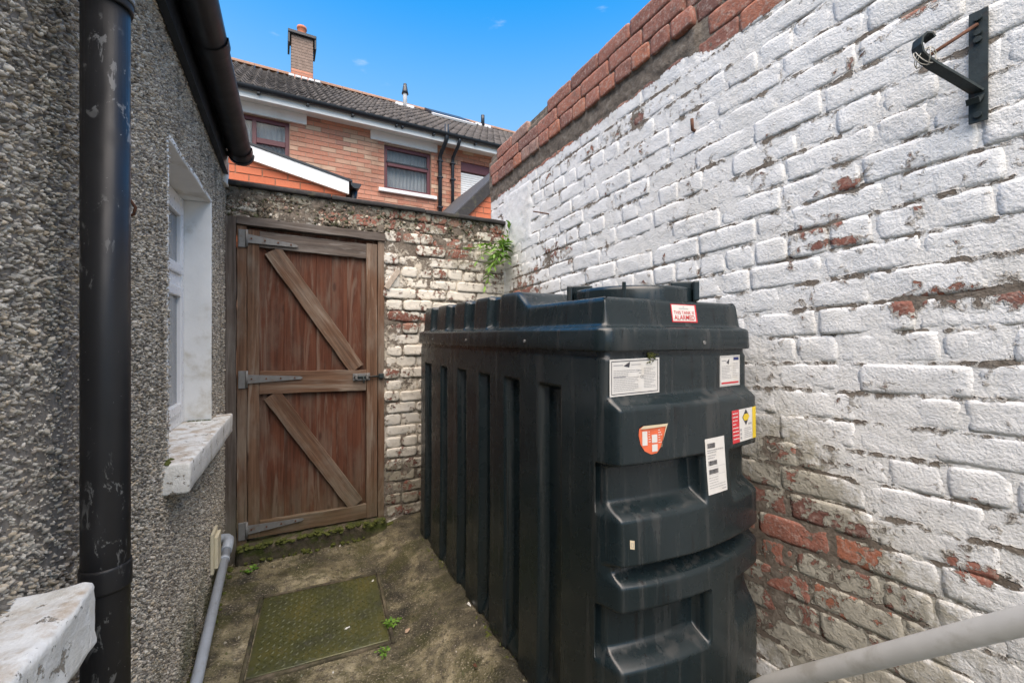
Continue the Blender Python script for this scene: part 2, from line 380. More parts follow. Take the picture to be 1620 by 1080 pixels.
for k in range(32):
    header = k % 4 == 1
    L = .1225 if header else .2485
    y = 3.23 + (-.06 if header else (-.125 if k % 2 else 0))+random.uniform(-.02, .02)
    while y > -.75:
        l = L*random.uniform(.95, 1.05)
        if not header and random.random() < .10: l = .1225
        yc = y-l/2
        if yc-l/2 < 3.25:
            src = bk_h if l < .17 else bk_s; L0 = .114 if l < .17 else .240
            z = k*CH+CH/2+bed(yc)+random.uniform(-.003, .003)
            proud = 0
            if k >= 29 and yc > 1.22: proud = .022
            if k == 28 and yc > 1.22:
                y -= l; continue                     # the grey mortar fillet takes this course
            if k == 31 and random.random() < .12: y -= l; continue
            x = WX-proud+random.gauss(0, .0010)
            M = Matrix.Translation((x, yc, z)) @ Matrix.Rotation(BED+random.gauss(0, .006), 4, 'X') @ Matrix.Rotation(R(-90)+random.gauss(0, .005), 4, 'Z')
            if random.random() < .5: M = M @ Matrix.Rotation(math.pi, 4, 'Y')
            items.append((random.choice(src), M @ Matrix.Diagonal(((l-.0055)/L0, 1, 1, 1))))
        y -= l
bpy.context.view_layer.update()
place_bricks(items, wallR, M_wallR, 300, score=vis_score)
Pm = []
for y in np.arange(-.8, 3.251, .013):
    row = []
    for z in np.arange(-.1, 32*CH+.001, .013):
        zz = z+bed(y); q = Vector((y*1.0, zz, 0))
        dx = .0014+mn.noise(q*1.4)*.0022+mn.noise(q*6)*.0020+mn.noise(q*30)*.0018+mn.noise(q*85)*.0010
        if y > 1.345 and z > 29*CH-.006: dx -= .020
        elif y > 1.22 and 29*CH-.006 > z > 28*CH-.004: dx = -.004+mn.noise(q*16)*.008+mn.noise(q*60)*.004
        if z > 27.2*CH and (y < 1.345 or z > 29*CH) and not (y > 1.22 and z < 29*CH): dx += .006
        if z > 31.4*CH: dx += .02
        row.append((WX+dx, y, zz))
    Pm.append(row)
link('mortar', grid_mesh(Pm), M_mortR, wallR, True).matrix_parent_inverse = wallR.matrix_world.inverted()
core = box('wall_core', (WX+.042, WX+.22), (-.8, 3.235), (-.1, 2.84), M_mortR, wallR, .01); core.matrix_parent_inverse = wallR.matrix_world.inverted()
# flat render patch by the corner
Pp = []
for y in np.linspace(2.56, 3.0, 34):
    row = []
    for z in np.linspace(1.98, 2.455, 38):
        e = min((y-2.56)/.05, 1, (z-1.98)/.06, (2.455-z)/.03)
        q = Vector((y, z, 7))
        row.append((WX+.008-.014*max(0, min(1, e+mn.noise(q*20)*.5))-mn.noise(q*5)*.003, y, z+mn.noise(q*12)*.012))
    Pp.append(row)
o = link('render_patch', grid_mesh(Pp), peeling('patch_render', [], -.06, grime_w=[(2.95, 2.05, .25, .2, .5)]), wallR, True); o.matrix_parent_inverse = wallR.matrix_world.inverted()

# ------------------------------------------------------------------ gate wall (faces the camera, Y = 3)
GY = 3.0
patchesG = [(.75, 1.45, .35, .10, .08), (.9, 2.12, 1.4, .16, .07), (.95, 1.95, .5, .12, .05), (.66, .25, .5, .3, .05), (.7, 1.05, .2, .08, .06)]
grimeG = [(.3, 2.16, 1.3, .14, .85), (1.25, 1.95, .4, .25, .6), (.7, .25, .5, .35, .7), (.8, 1.2, .5, 1.2, .30)]
brG = ((.0, (.14, .06, .045)), (.4, (.24, .095, .065)), (.75, (.31, .125, .085)), (1., (.28, .18, .13)))
cream = (.66, .62, .54)
M_wallG = peeling('flaking_cream_brick', patchesG, .030, cream, (.22, .19, .13), grimeG, None, brG, False, 0, 1.25)
M_mortG = peeling('flaking_cream_mortar', patchesG, .10, (.50, .45, .37), (.16, .14, .10), grimeG, None, None, True, 0, 1.25)
wallG = thing('brick_wall', 'low flaking cream brick wall around the timber gate with thin dark coping', 'wall', (1.1, GY, 0))
gb = [brick_mesh(.216, .0715, .05, 60+i, 1.6, nx=12, nz=6) for i in range(10)]; gh = [brick_mesh(.103, .0715, .05, 80+i, 1.6, nx=7, nz=6) for i in range(5)]
items = []
GC = .0795
for k in range(28):
    z = k*GC+GC/2
    u = .645 if k < 26 else -.27
    head = k % 5 == 2
    u += random.uniform(-.015, .015)*(k < 26)
    first = True
    while u < 1.60:
        l = .1145 if head or (first and k % 2) else .2265
        l *= random.uniform(.92, 1.06); first = False
        if u+l > 1.64: l = 1.64-u
        if l > .05:
            src, L0 = (gh, .103) if l < .16 else (gb, .216)
            zz = z+random.uniform(-.004, .004)-.012*(u-.6)
            M = Matrix.Translation((u+l/2, GY+random.gauss(0, .006), zz)) @ Matrix.Rotation(random.gauss(.012, .012), 4, 'Y') @ Matrix.Rotation(random.gauss(0, .02), 4, 'Z')
            if not (u < .68 and 24 <= k <= 24): items.append((random.choice(src), M @ Matrix.Diagonal(((l-.009)/L0, 1, random.uniform(.93, 1.02), 1))))
        u += l
place_bricks(items, wallG, M_wallG, 300)
def mort_panel(x0, x1, z0, z1, base, amp):
    P_ = []
    for x in np.arange(x0, x1+.001, .014):
        row = []
        for z in np.arange(z0, z1+.001, .014):
            q = Vector((x, 9, z)); row.append((x, GY+base+mn.noise(q*8)*amp+mn.noise(q*34)*amp*.6+mn.noise(q*90)*amp*.25, z))
        P_.append(row)
    me = grid_mesh(P_); me.flip_normals()
    o = link('mortar', me, M_mortG, wallG, True); o.matrix_parent_inverse = wallG.matrix_world.inverted(); return o
bpy.context.view_layer.update()
mort_panel(.638, 1.66, 0, 2.215, .008, .009)
mort_panel(-.29, .6379, 2.04, 2.215, .000, .018)
for (a, b, z0) in ((.66, 1.64, 0), (-.30, .659, 2.06)):
    o = box('wall_core', (a, b), (GY+.045, GY+.20), (z0, 2.20), M_mortG, wallG, .004); o.matrix_parent_inverse = wallG.matrix_world.inverted()
M_cope = plain('dark_coping', (.035, .033, .033), .8, .3, 22, .003, dirt=(.10, .095, .06))
for i, (a, b) in enumerate(((-.30, .30), (.303, .92), (.923, 1.60))):
    o = rough_box('coping_slab', (a, b), (GY-.035, GY+.24), (2.214-.004*i, 2.243-.004*i), M_cope, wallG, .05, .0025, .006); o.matrix_parent_inverse = wallG.matrix_world.inverted()

# ------------------------------------------------------------------ house on the left with pebbledash
hl = thing('house', 'single storey pebbledash house wall with white window and black gutter on the left', 'house', (-.393, 0, 0), (0, 0, -math.atan(.04)))
WIN = [(1.80, 2.55, .92, 1.985), (-.45, .66, .92, 1.985)]     # y0,y1,z0,z1 openings
YT, ZT = 3.0, 2.40
def in_open(y, z, m=0.): return any(a-m < y < b+m and c-m < z < d+m for a, b, c, d in WIN)
segs = [((-.9, -.45), (-.05, ZT)), ((.66, 1.80), (-.05, ZT)), ((2.55, YT), (-.05, ZT))]
for a, b, c, d in WIN: segs += [((a, b), (-.05, c-.001)), ((a, b), (d, ZT))]
V = []; Fc = []
for (a, b), (c, d) in segs:
    na, nb = max(1, int((b-a)/.02)), max(1, int((d-c)/.02)); base = len(V)
    for i in range(na+1):
        for j in range(nb+1):
            y = a+(b-a)*i/na; z = c+(d-c)*j/nb; q = Vector((2, y, z)); V.append((mn.noise(q*3)*.004+mn.noise(q*40)*.0015-.001, y, z))
    for i in range(na):
        for j in range(nb):
            k = base+i*(nb+1)+j; Fc.append((k, k+nb+1, k+nb+2, k+1))
link('wall', mesh('wall', V, Fc), M_pebwall, hl, True)
box('wall_end', (-.25, .0), (YT+.0005, YT+.02), (-.05, ZT), M_pebwall, hl, 0)
# stones of the dash
def stones(name, y, z, sz, pal, pr, mat, parent, frame, tall=(.7, 1.5)):
    """crushed stones at (y, z) on a wall face; frame(h, y, z) -> xyz arrays"""
    n = len(y); rot = np.random.uniform(0, 6.283, n); asp = np.random.uniform(.55, 1.0, n); hh = sz*np.random.uniform(tall[0], tall[1], n)
    lean = np.random.normal(0, .5, (2, n))*sz
    Hs = np.zeros((n, 8)); Ys = np.zeros((n, 8)); Zs = np.zeros((n, 8))
    for lvl in range(2):
        for k in range(4):
            a = k*math.pi/2+np.random.uniform(-.35, .35, n); q = sz*(1.05 if lvl == 0 else np.random.uniform(.25, .8, n))
            u, v = np.cos(a)*q, np.sin(a)*q*asp
            Hs[:, lvl*4+k] = (-.0015 if lvl == 0 else hh*np.random.uniform(.6, 1.15, n))
            Ys[:, lvl*4+k] = y+u*np.cos(rot)-v*np.sin(rot)+(lean[0] if lvl else 0); Zs[:, lvl*4+k] = z+u*np.sin(rot)+v*np.cos(rot)+(lean[1] if lvl else 0)
    Vs = np.stack(frame(Hs, Ys, Zs), 2).astype(np.float32)
    fq = [(0, 1, 5, 4), (1, 2, 6, 5), (2, 3, 7, 6), (3, 0, 4, 7), (4, 5, 6, 7)]
    Fs = (np.array(fq, np.int32)[None]+(np.arange(n)*8)[:, None, None]).reshape(-1)
    me = bpy.data.meshes.new(name); me.vertices.add(n*8); me.vertices.foreach_set('co', Vs.reshape(-1))
    me.loops.add(len(Fs)); me.loops.foreach_set('vertex_index', Fs.astype(np.int32)); me.polygons.add(n*5)
    me.polygons.foreach_set('loop_start', np.arange(n*5, dtype=np.int32)*4); me.update(calc_edges=True)
    pr = np.array(pr); cc = np.array(pal)[np.random.choice(len(pal), n, p=pr/pr.sum())]*np.random.uniform(.75, 1.2, (n, 1))
    ca = np.ones((n, 8, 4), np.float32); ca[:, :, :3] = cc[:, None, :]
    at = me.color_attributes.new('col', 'FLOAT_COLOR', 'POINT'); at.data.foreach_set('color', ca.reshape(-1))
    return tag(link(name, me, mat, parent), kind='stuff')
N = 175000
y = np.random.uniform(-.5, 3.0, N); z = np.random.uniform(-.02, 2.36, N)
ok = np.ones(N, bool)
for a, b, c, d in WIN: ok &= ~((y > a-.003) & (y < b+.003) & (z > c-.004) & (z < d+.003))
ok &= ~((y < .5) & (np.random.rand(N) < .6))
y, z = y[ok], z[ok]
sz = np.clip(np.random.lognormal(math.log(.0035), .32, len(y)), .0019, .0070)
bald = np.array([mn.noise(Vector((0, a_*2.6, b_*2.6)))+.5*mn.noise(Vector((3, a_*9, b_*9))) for a_, b_ in zip(y, z)]); kp = (bald < .42) | (np.random.rand(len(y)) < .45); y, z, sz = y[kp], z[kp], sz[kp]
stones('pebbledash', y, z, sz, [(.54, .50, .425), (.66, .60, .50), (.42, .38, .32), (.17, .155, .135), (.56, .47, .35), (.72, .67, .58), (.27, .235, .195), (.47, .415, .345)],
       [.2, .15, .17, .12, .14, .08, .08, .06], M_peb, hl, lambda h, u, v: (h, u, v))
# rubble and roughcast scraps above the gate
n_ = 2600; xx_ = np.random.uniform(-.27, 1.5, n_); zz_ = 2.05+.16*np.random.rand(n_); kp = (xx_ < .66) | (np.random.rand(n_) < .25); xx_, zz_ = xx_[kp], zz_[kp]
wallG_inv = wallG.matrix_world.inverted()
o = stones('rubble_facing', xx_, zz_, np.clip(np.random.lognormal(math.log(.0085), .4, len(xx_)), .004, .02), [(.50, .45, .36), (.22, .18, .13), (.10, .08, .055), (.34, .22, .17), (.07, .075, .03), (.60, .56, .48)],
       [.08, .24, .34, .08, .22, .04], M_peb, wallG, lambda h, u, v: (u, GY+.004-h, v), (.5, 1.1)); o.matrix_parent_inverse = wallG_inv
# window openings: plastered reveals, white frames, sill
def near_window(y0, y1, z0, z1, dep=.105):
    m = M_render
    rough_box('window_reveal', (-dep-.05, .004), (y1-.002, y1+.018), (z0, z1+.02), m, hl, .05, .002, .004)
    rough_box('window_reveal', (-dep-.05, .002), (y0-.018, y0+.002), (z0, z1+.02), m, hl, .05, .002, .004)
    rough_box('window_head', (-dep-.05, .004), (y0+.003, y1-.003), (z1-.002, z1+.02), m, hl, .05, .003, .004)
    wo = box('window', (-dep-.05, -dep), (y0+.003, y0+.058), (z0+.002, z1-.004), M_upvc, hl, .004, 2)   # near jamb
    box('frame', (-dep-.05, -dep), (y1-.058, y1-.004), (z0+.002, z1-.004), M_upvc, wo, .004, 2)
    box('frame', (-dep-.049, -dep-.001), (y0+.0585, y1-.0585), (z0+.002, z0+.06), M_upvc, wo, .004, 2)
    box('frame', (-dep-.049, -dep-.001), (y0+.0585, y1-.0585), (z1-.06, z1-.004), M_upvc, wo, .004, 2)
    zt = z0+.665
    box('transom', (-dep-.049, -dep-.001), (y0+.0585, y1-.0585), (zt-.028, zt+.028), M_upvc, wo, .004, 2)
    for (a, b) in ((z0+.061, zt-.029), (zt+.029, z1-.061)):
        s = box('sash', (-dep-.045, -dep+.012), (y1-.105, y1-.0595), (a, b), M_upvc, wo, .006, 2)
        ya, yb = y0+.0595, y1-.0595
        box('sash', (-dep-.045, -dep+.012), (ya, ya+.045), (a, b), M_upvc, wo, .006, 2)
        box('sash', (-dep-.045, -dep+.0115), (ya+.0455, yb-.0455), (a, a+.045), M_upvc, wo, .006, 2)
        box('sash', (-dep-.045, -dep+.0115), (ya+.0455, yb-.0455), (b-.045, b), M_upvc, wo, .006, 2)
        box('pane', (-dep-.03, -dep-.006), (ya+.046, yb-.046), (a+.046, b-.046), M_glass, wo, 0)
    link('screw_cap', bx_mesh(-dep-.002, -dep+.003, y1-.30, y1-.285, z0+.025, z0+.04, .002, 2), M_upvc, wo)
for wdw in WIN: near_window(*wdw)
rough_box('window_sill', (-.15, .072), (1.725, 2.72), (.822, .921), M_sill, hl, .025, .0028, .008)
tag(rough_box('window_sill', (-.15, .090), (-.55, .962), (.815, .925), M_sill, hl, .014, .0062, .010, 13), 'chipped white painted stone sill end in the near left corner')
# moss on the sills
M_moss = plain('moss', (.075, .085, .018), .95, .35, 90, .003)
def moss_clump(parent, pts, name='moss'):
    bm = bmesh.new()
    for (x, y, z, r) in pts:
        mt = Matrix.Translation((x, y, z)) @ Matrix.Diagonal((r, r, r*.55, 1)); v = bmesh.ops.create_icosphere(bm, subdivisions=2, radius=1, matrix=mt)['verts']
        for q in v: q.co += mn.noise_vector(q.co*180)*r*.45
    me = bpy.data.meshes.new('moss'); bm.to_mesh(me); bm.free(); o = link(name, me, M_moss, parent); tag(o, kind='stuff'); return o
moss_clump(hl, [(random.uniform(-.01, .016), .80+random.gauss(0, .04), .925, random.uniform(.005, .012)) for _ in range(36)])
moss_clump(hl, [(random.uniform(.0, .012), random.uniform(1.73, 1.80), .921, random.uniform(.004, .009)) for _ in range(16)]+[(random.uniform(-.09, 0), 2.542, .921, random.uniform(.004, .009)) for _ in range(18)])
# fascia, gutter, roof
def fz(y): return 2.25+.074*(2.83-y)
V = []
for yy in (-.9, 2.90):
    for (xx, dz) in ((.006, 0), (.030, 0), (.030, .17), (.006, .17)): V.append((xx, yy, fz(yy)+dz))
me = mesh('fascia', V, [(0, 1, 5, 4), (1, 2, 6, 5), (2, 3, 7, 6), (3, 0, 4, 7), (0, 3, 2, 1), (4, 5, 6, 7)]); link('fascia', me, M_gut, hl)
def gutter_seg(y0, y1, r, name, parent, thick=.004, drop=0.):
    prof = [(.035+r+math.cos(a)*r, math.sin(a)*r) for a in np.linspace(math.pi, 2*math.pi, 19)]
    prof += [(.035+r+math.cos(a)*(r-thick), math.sin(a)*(r-thick)) for a in np.linspace(2*math.pi, math.pi, 19)]
    P_ = [[(px, yy, fz(yy)+.115+pz-drop) for (px, pz) in prof+[prof[0]]] for yy in (y0, y1)]
    me = grid_mesh(P_); o = link(name, me, M_gut, parent, True); o.data.flip_normals(); return o
gut = gutter_seg(-.9, 2.86, .058, 'gutter', hl)
for a in (.40, 1.93, 2.80):
    o = gutter_seg(a-.028, a+.028, .0635, 'gutter_joint', gut, .0055, -.001); 
    o.location.x = -.0055
# stop end and outlet lip at the far end
prof = [(.035+.058+math.cos(a)*.066, math.sin(a)*.066) for a in np.linspace(math.pi, 2*math.pi, 19)]
V = [(px, 2.862, fz(2.86)+.118+pz) for px, pz in prof]+[(px, 2.885, fz(2.86)+.118+pz) for px, pz in prof]
me = mesh('cap', V, [(i, i+1, i+20, i+19) for i in range(18)]+[tuple(range(18, -1, -1)), tuple(range(19, 38))]); link('stop_end', me, M_gut, gut)
V = [(.10, -.9, fz(-.9)+.16), (.10, 2.93, fz(2.93)+.16), (-2.5, 2.93, fz(2.93)+1.6), (-2.5, -.9, fz(-.9)+1.6)]
V += [(a, b, c-.03) for a, b, c in V]
link('roof', mesh('roof', V, [(0, 1, 2, 3), (7, 6, 5, 4), (0, 4, 5, 1), (1, 5, 6, 2), (2, 6, 7, 3), (3, 7, 4, 0)]), M_roofslate, hl)
rough_box('verge_filler', (-.20, .02), (2.905, 3.0), (2.20, 2.345), M_render, hl, .05, .003, .006)
# the black downpipe
def to_l(x, y):   # world -> house-local
    a = math.atan(.04); dx = x+.393; return (dx*math.cos(a)-y*math.sin(a), dx*math.sin(a)+y*math.cos(a))
dx, dy = to_l(-.274, 1.034)
dp = tube('downpipe', [(dx, dy, .0), (dx, dy, 1.2), (dx, dy, 1.945)], .034, M_pipe, hl, 32); tag(dp, 'black plastic downpipe with pale paint splashes and scratches')
tube('collar', [(dx, dy, 1.925), (dx, dy, 1.93), (dx, dy, 2.05)], [.0375, .0385, .0385], M_pipe, dp, 32)
tube('collar', [(dx, dy, 1.941), (dx, dy, 1.953)], .040, M_steel, dp, 32)
tube('upper_pipe', [(dx, dy, 2.05), (dx, dy, 2.28), (dx+.02, dy, 2.36)], .034, M_pipe, dp, 32)
tube('bracket', [(dx, dy, .875), (dx, dy, .88), (dx, dy, .915), (dx, dy, .92)], [.0358, .0365, .0365, .0358], M_pipe, dp, 32)
box('bracket_lug', (dx-.045, dx+.0), (dy+.034, dy+.058), (.882, .913), M_pipe, dp, .003); tube('bracket_screw', [(dx-.0, dy+.046, .897), (dx+.006, dy+.046, .897)], .005, M_steel, dp, 10)
# the grey waste pipe along the wall foot, ending in an elbow into the wall
wp = tube('waste_pipe', [(.052, -.6, .02), (.052, 1.6, .03), (.052, 1.94, .062), (.046, 2.76, .212)], .0205, M_greypipe, hl, 20); tag(wp, 'grey plastic waste pipe sloping along the foot of the wall')
tube('elbow', [(.046, 2.70, .202), (.046, 2.775, .216), (.044, 2.80, .219), (.034, 2.818, .221), (.015, 2.825, .221), (-.02, 2.826, .221)], .0255, M_greypipe, wp, 20)
tube('pipe_clip', [(.0465, 2.62, .187), (.0465, 2.645, .191)], .0235, M_greypipe, wp, 20)
vp = box('vent_plate', (.004, .018), (2.515, 2.64), (.175, .37), M_cream, hl, .003, 2); tag(vp, 'small cream plastic cover plate on the pebbledash')
box('cover', (.018, .034), (2.53, 2.625), (.195, .35), M_cream, vp, .004, 2)
hk = [(.0, 1.335, 1.66), (.014, 1.335, 1.662), (.030, 1.338, 1.655), (.038, 1.342, 1.640), (.034, 1.345, 1.624), (.022, 1.346, 1.618), (.012, 1.345, 1.624)]
tube('wall_hook', hk, .0035, M_rust, hl, 10)

# ------------------------------------------------------------------ gate
def board(name, p0, p1, width, y0, th, mat, parent, seg=14, am=.0016, seed=0):
    """timber board between two points of the gate plane (x, z); local X runs along the grain"""
    dxx, dzz = p1[0]-p0[0], p1[1]-p0[1]; L = math.hypot(dxx, dzz); V = []; Fc = []; rn = random.Random(seed*13+int(L*1000))
    pr_ = [(-1, 0, 1), (-1, 1, .0), (1, 1, .0), (1, 0, 1)]
    for i in range(seg+1):
        x = -L/2+L*i/seg; e = rn.uniform(-am, am); e2 = rn.uniform(-am, am); b = .0022
        hw = width/2
        for (zz, yy) in ((-hw+e, th), (-hw+e, b), (-hw+e+b, 0), (hw+e2-b, 0), (hw+e2, b), (hw+e2, th)): V.append((x, yy+rn.uniform(-.0004, .0004), zz))
    for i in range(seg):
        for k in range(5): a = i*6+k; Fc.append((a, a+1, a+7, a+6))
        Fc.append((i*6+5, i*6, i*6+6, i*6+11))
    Fc.append((5, 4, 3, 2, 1, 0)); q = seg*6; Fc.append(tuple(q+k for k in range(6)))
    me = mesh(name, V, Fc); me.flip_normals()
    o = link(name, me, mat, parent)
    o.matrix_world = Matrix.Translation(((p0[0]+p1[0])/2, y0, (p0[1]+p1[1])/2)) @ Matrix.Rotation(-math.atan2(dzz, dxx), 4, 'Y')
    return o
gate = thing('wooden_gate', 'weathered brown ledged and braced timber gate with strap hinges', 'gate', (0, 0, 0))
xs_ = np.linspace(-.155, .59, 9)
for i in range(8):
    board('plank', (float(xs_[i]+xs_[i+1])/2, .112), (float(xs_[i]+xs_[i+1])/2, 1.985), float(xs_[1]-xs_[0])+(.007 if i % 2 else -.0014), GY+.033+(.0042 if i % 2 else random.uniform(0, .001)), .022, M_plank, gate, 20, .0009, i)
board('stile', (-.131, .118), (-.131, 1.97), .062, GY+.006, .026, M_rail_w, gate, 20, .0015, 1)
board('stile', (.5585, .105), (.5585, 1.958), .071, GY+.004, .028, M_rail_w, gate, 20, .0015, 2)
board('rail', (-.0985, 1.918), (.522, 1.903), .098, GY+.008, .0245, M_post, gate, 14, .002, 3)
board('rail', (-.0985, 1.050), (.522, 1.034), .138, GY+.007, .0255, M_rail_w, gate, 14, .002, 4)
board('rail', (-.0985, .163), (.522, .152), .094, GY+.007, .0255, M_rail_w, gate, 14, .002, 5)
board('brace', (-.030, 1.858), (.463, 1.115), .100, GY+.009, .0235, M_rail_w, gate, 14, .002, 6)
board('brace', (-.036, .972), (.458, .208), .100, GY+.009, .0235, M_rail_w, gate, 14, .002, 7)
def hinge(z, length, tilt):
    h = box('hinge', (-.207, -.166), (GY-.004, GY+.0035), (z-.055, z+.05), M_steel, gate, .0015)
    tube('knuckle', [(-.1645, GY-.006, z-.05), (-.1645, GY-.006, z+.05)], .007, M_steel, h, 12)
    V = []
    for yy in (GY-.0045, GY+.0005): V += [(-.160, yy, z-.026), (-.160+length, yy, z-.009+tilt), (-.160+length+.012, yy, z+tilt), (-.160+length, yy, z+.009+tilt), (-.160, yy, z+.026)]
    link('strap', mesh('strap', V, [(0, 1, 2, 3, 4), (9, 8, 7, 6, 5)]+[(i, i+5, (i+1) % 5+5, (i+1) % 5) for i in range(5)]), M_steel, h)
    for i in range(4):
        xx = -.14+i*length*.27; tube('bolt_head', [(xx, GY-.005, z+tilt*i*.27), (xx, GY-.0085, z+tilt*i*.27)], .0055, M_rust, h, 8)
hinge(1.915, .26, -.02); hinge(1.075, .285, -.004); hinge(.175, .29, .005)
bt = box('slide_bolt', (.435, .545), (GY-.004, GY+.003), (1.035, 1.083), M_steel, gate, .0015)
tube('bolt_bar', [(.44, GY-.012, 1.06), (.632, GY-.012, 1.06)], .0065, M_iron, bt, 12)
for xx in (.455, .525): box('bolt_keeper', (xx-.008, xx+.008), (GY-.022, GY-.004), (1.043, 1.077), M_steel, bt, .003)
tube('bolt_handle', [(.50, GY-.012, 1.06), (.50, GY-.028, 1.045), (.50, GY-.032, 1.02)], .005, M_iron, bt, 8)
box('keeper', (.600, .634), (GY-.020, GY+.001), (1.045, 1.078), M_iron, bt, .003)
frame = thing('gate_frame', 'dark weathered timber frame posts and head beam holding the gate', 'frame', (0, 0, 0))
board('post', (-.254, -.02), (-.254, 2.03), .074, GY-.03, .09, M_post, frame, 20, .003, 11)
board('jamb', (-.190, .06), (-.190, 1.99), .050, GY+.004, .07, M_rail_w, frame, 20, .002, 12)
board('jamb', (.6195, .06), (.6195, 1.99), .042, GY+.002, .07, M_rail_w, frame, 20, .002, 13)
board('head_beam', (-.216, 2.018), (.645, 2.006), .052, GY-.012, .09, M_post, frame, 14, .003, 14)
M_step = None
for nm, a, b, wd in (('stop', (-.165, .06), (-.165, 2.0), .06), ('stop', (.597, .06), (.597, 2.0), .06), ('stop', (-.13, 1.985), (.56, 1.978), .06)): board(nm, a, b, wd, GY+.066, .02, M_post, frame, 8, .001, 30)
g = G('mossy_step'); p = g.geo(); n1 = g.noise(p, 8, 7, .68); n2 = g.noise(p, 45, 5)
c = g.ramp(n1, (.35, (.03, .027, .02)), (.5, (.08, .066, .045)), (.68, (.19, .155, .11)))
zc = g.sep(p)[2]
c = g.mix(g.math('MULTIPLY', g.ss(g.noise(p, 10, 6, .7), .40, .56), g.ss(zc, .0, .06, .2, 1)), c, (.048, .060, .012))
c = g.mix(g.ss(n2, .58, .7, 0, .6), c, (.03, .026, .02))
M_step = g.out(c, .9, g.bump(g.math('ADD', n1, n2), .008, .9))
tag(rough_box('doorstep', (-.215, .645), (2.93, 3.12), (-.03, .095), M_step, None, .018, .008, .018, 11), 'mossy concrete threshold step under the timber gate', 'step')
stk = board('wood_offcut', (.650, 1.660), (.735, 1.790), .036, GY-.020, .014, plain('pale_offcut', (.40, .34, .28), .85, .2, 40, .001), None, 6, .001, 21)
tag(stk, 'short broken wooden offcut wedged diagonally on the brick wall beside the gate', 'wood piece')

# ------------------------------------------------------------------ manhole cover
g = G('chequer_plate'); p = g.geo(); n1 = g.noise(p, 6, 6, .65); n2 = g.noise(p, 60, 5)
c = g.ramp(n1, (.3, (.045, .050, .034)), (.5, (.075, .080, .028)), (.7, (.12, .108, .032)))
c = g.mix(g.ss(n2, .55, .7, 0, .5), c, (.10, .10, .085))
M_plate = g.out(c, g.ss(n2, .3, .7, .26, .45), g.bump(g.math('ADD', n1, n2), .002, .7), .2, .6)
mh = thing('manhole_cover', 'square steel chequer plate manhole cover green with algae in the concrete', 'manhole cover', (.182, 2.20, .003), (0, 0, R(-5)))
rough_box('plate', (-.270, .270), (-.28, .28), (-.012, .004), M_plate, mh, .04, .0012, .003)
for nm, xx, yy in (('rim', (-.292, -.276), (-.30, .30)), ('rim', (.276, .292), (-.30, .30)), ('rim', (-.2755, .2755), (-.302, -.286)), ('rim', (-.2755, .2755), (.286, .302))):
    rough_box(nm, xx, yy, (-.02, .006), M_step, mh, .04, .002, .004)
V = []; Fc = []
for i in range(-11, 12):
    for j in range(-11, 12):
        x, y_ = i*.0235, j*.0235
        if abs(x) > .258 or abs(y_) > .262 or random.random() < .03: continue
        a = R(45) if (i+j) % 2 else R(-45)
        ca_, sa = math.cos(a), math.sin(a); b = len(V)
        for (u, v_, zz) in ((-.0115, 0, .004), (0, -.0042, .004), (.0115, 0, .004), (0, .0042, .004), (-.0065, 0, .0068), (.0065, 0, .0068)): V.append((x+u*ca_-v_*sa, y_+u*sa+v_*ca_, zz))
        Fc += [(b, b+1, b+5, b+4), (b+1, b+2, b+5), (b+2, b+3, b+4, b+5), (b+3, b, b+4)]
g = G('worn_tread'); p = g.geo(); M_tread = g.out(g.mix(g.ss(g.noise(p, 9, 5), .35, .65), (.080, .086, .036), (.13, .135, .075)), .40, None, .3, .5)
tag(link('tread', mesh('tread', V, Fc), M_tread, mh), kind='stuff')
tube('key_hole', [(-.03, .07, .0035), (-.03, .07, .0048)], .035, M_plate, mh, 20)

# ------------------------------------------------------------------ oil tank
TX0, TX1, TY0, TY1, RC = .80, 1.468, .93, 2.70, .034
g = G('tank_plastic'); p = g.geo()
n1 = g.noise(p, 3.5, 5); dr = g.noise(g.mapv(p, (28, 28, 1.4)), 1., 5, .6); n3 = g.noise(p, 160, 3)
c = g.mix(n1, (.0065, .0122, .0148), (.0120, .0205, .0240))
c = g.mix(g.ss(dr, .52, .68, 0, .65), c, (.040, .043, .043))
c = g.mix(g.ss(g.noise(g.mapv(p, (60, 60, 2.0)), 1., 4), .62, .70, 0, .8), c, (.006, .006, .007))
c = g.mix(g.ss(g.noise(p, 330, 2), .75, .79, 0, .35), c, (.25, .25, .24))
rg = g.math('ADD', g.ss(g.noise(p, 11, 5), .3, .7, .19, .33), g.math('MULTIPLY', g.ss(dr, .5, .7), .10))
M_tank = g.out(c, rg, g.bump(g.math('ADD', g.noise(p, 9, 3), g.math('MULTIPLY', n3, .04)), .0025, .35), 0, .5)
tank = thing('oil_tank', 'large dark green plastic heating oil tank with ribbed sides and front stickers', 'oil tank', (0, 0, 0))
slots = [(1.136, 1.270), (1.404, 1.530), (1.662, 1.775), (1.923, 2.039), (2.187, 2.300), (2.457, 2.582)]
XC = (TX0+TX1)/2; HW = (TX1-TX0)/2
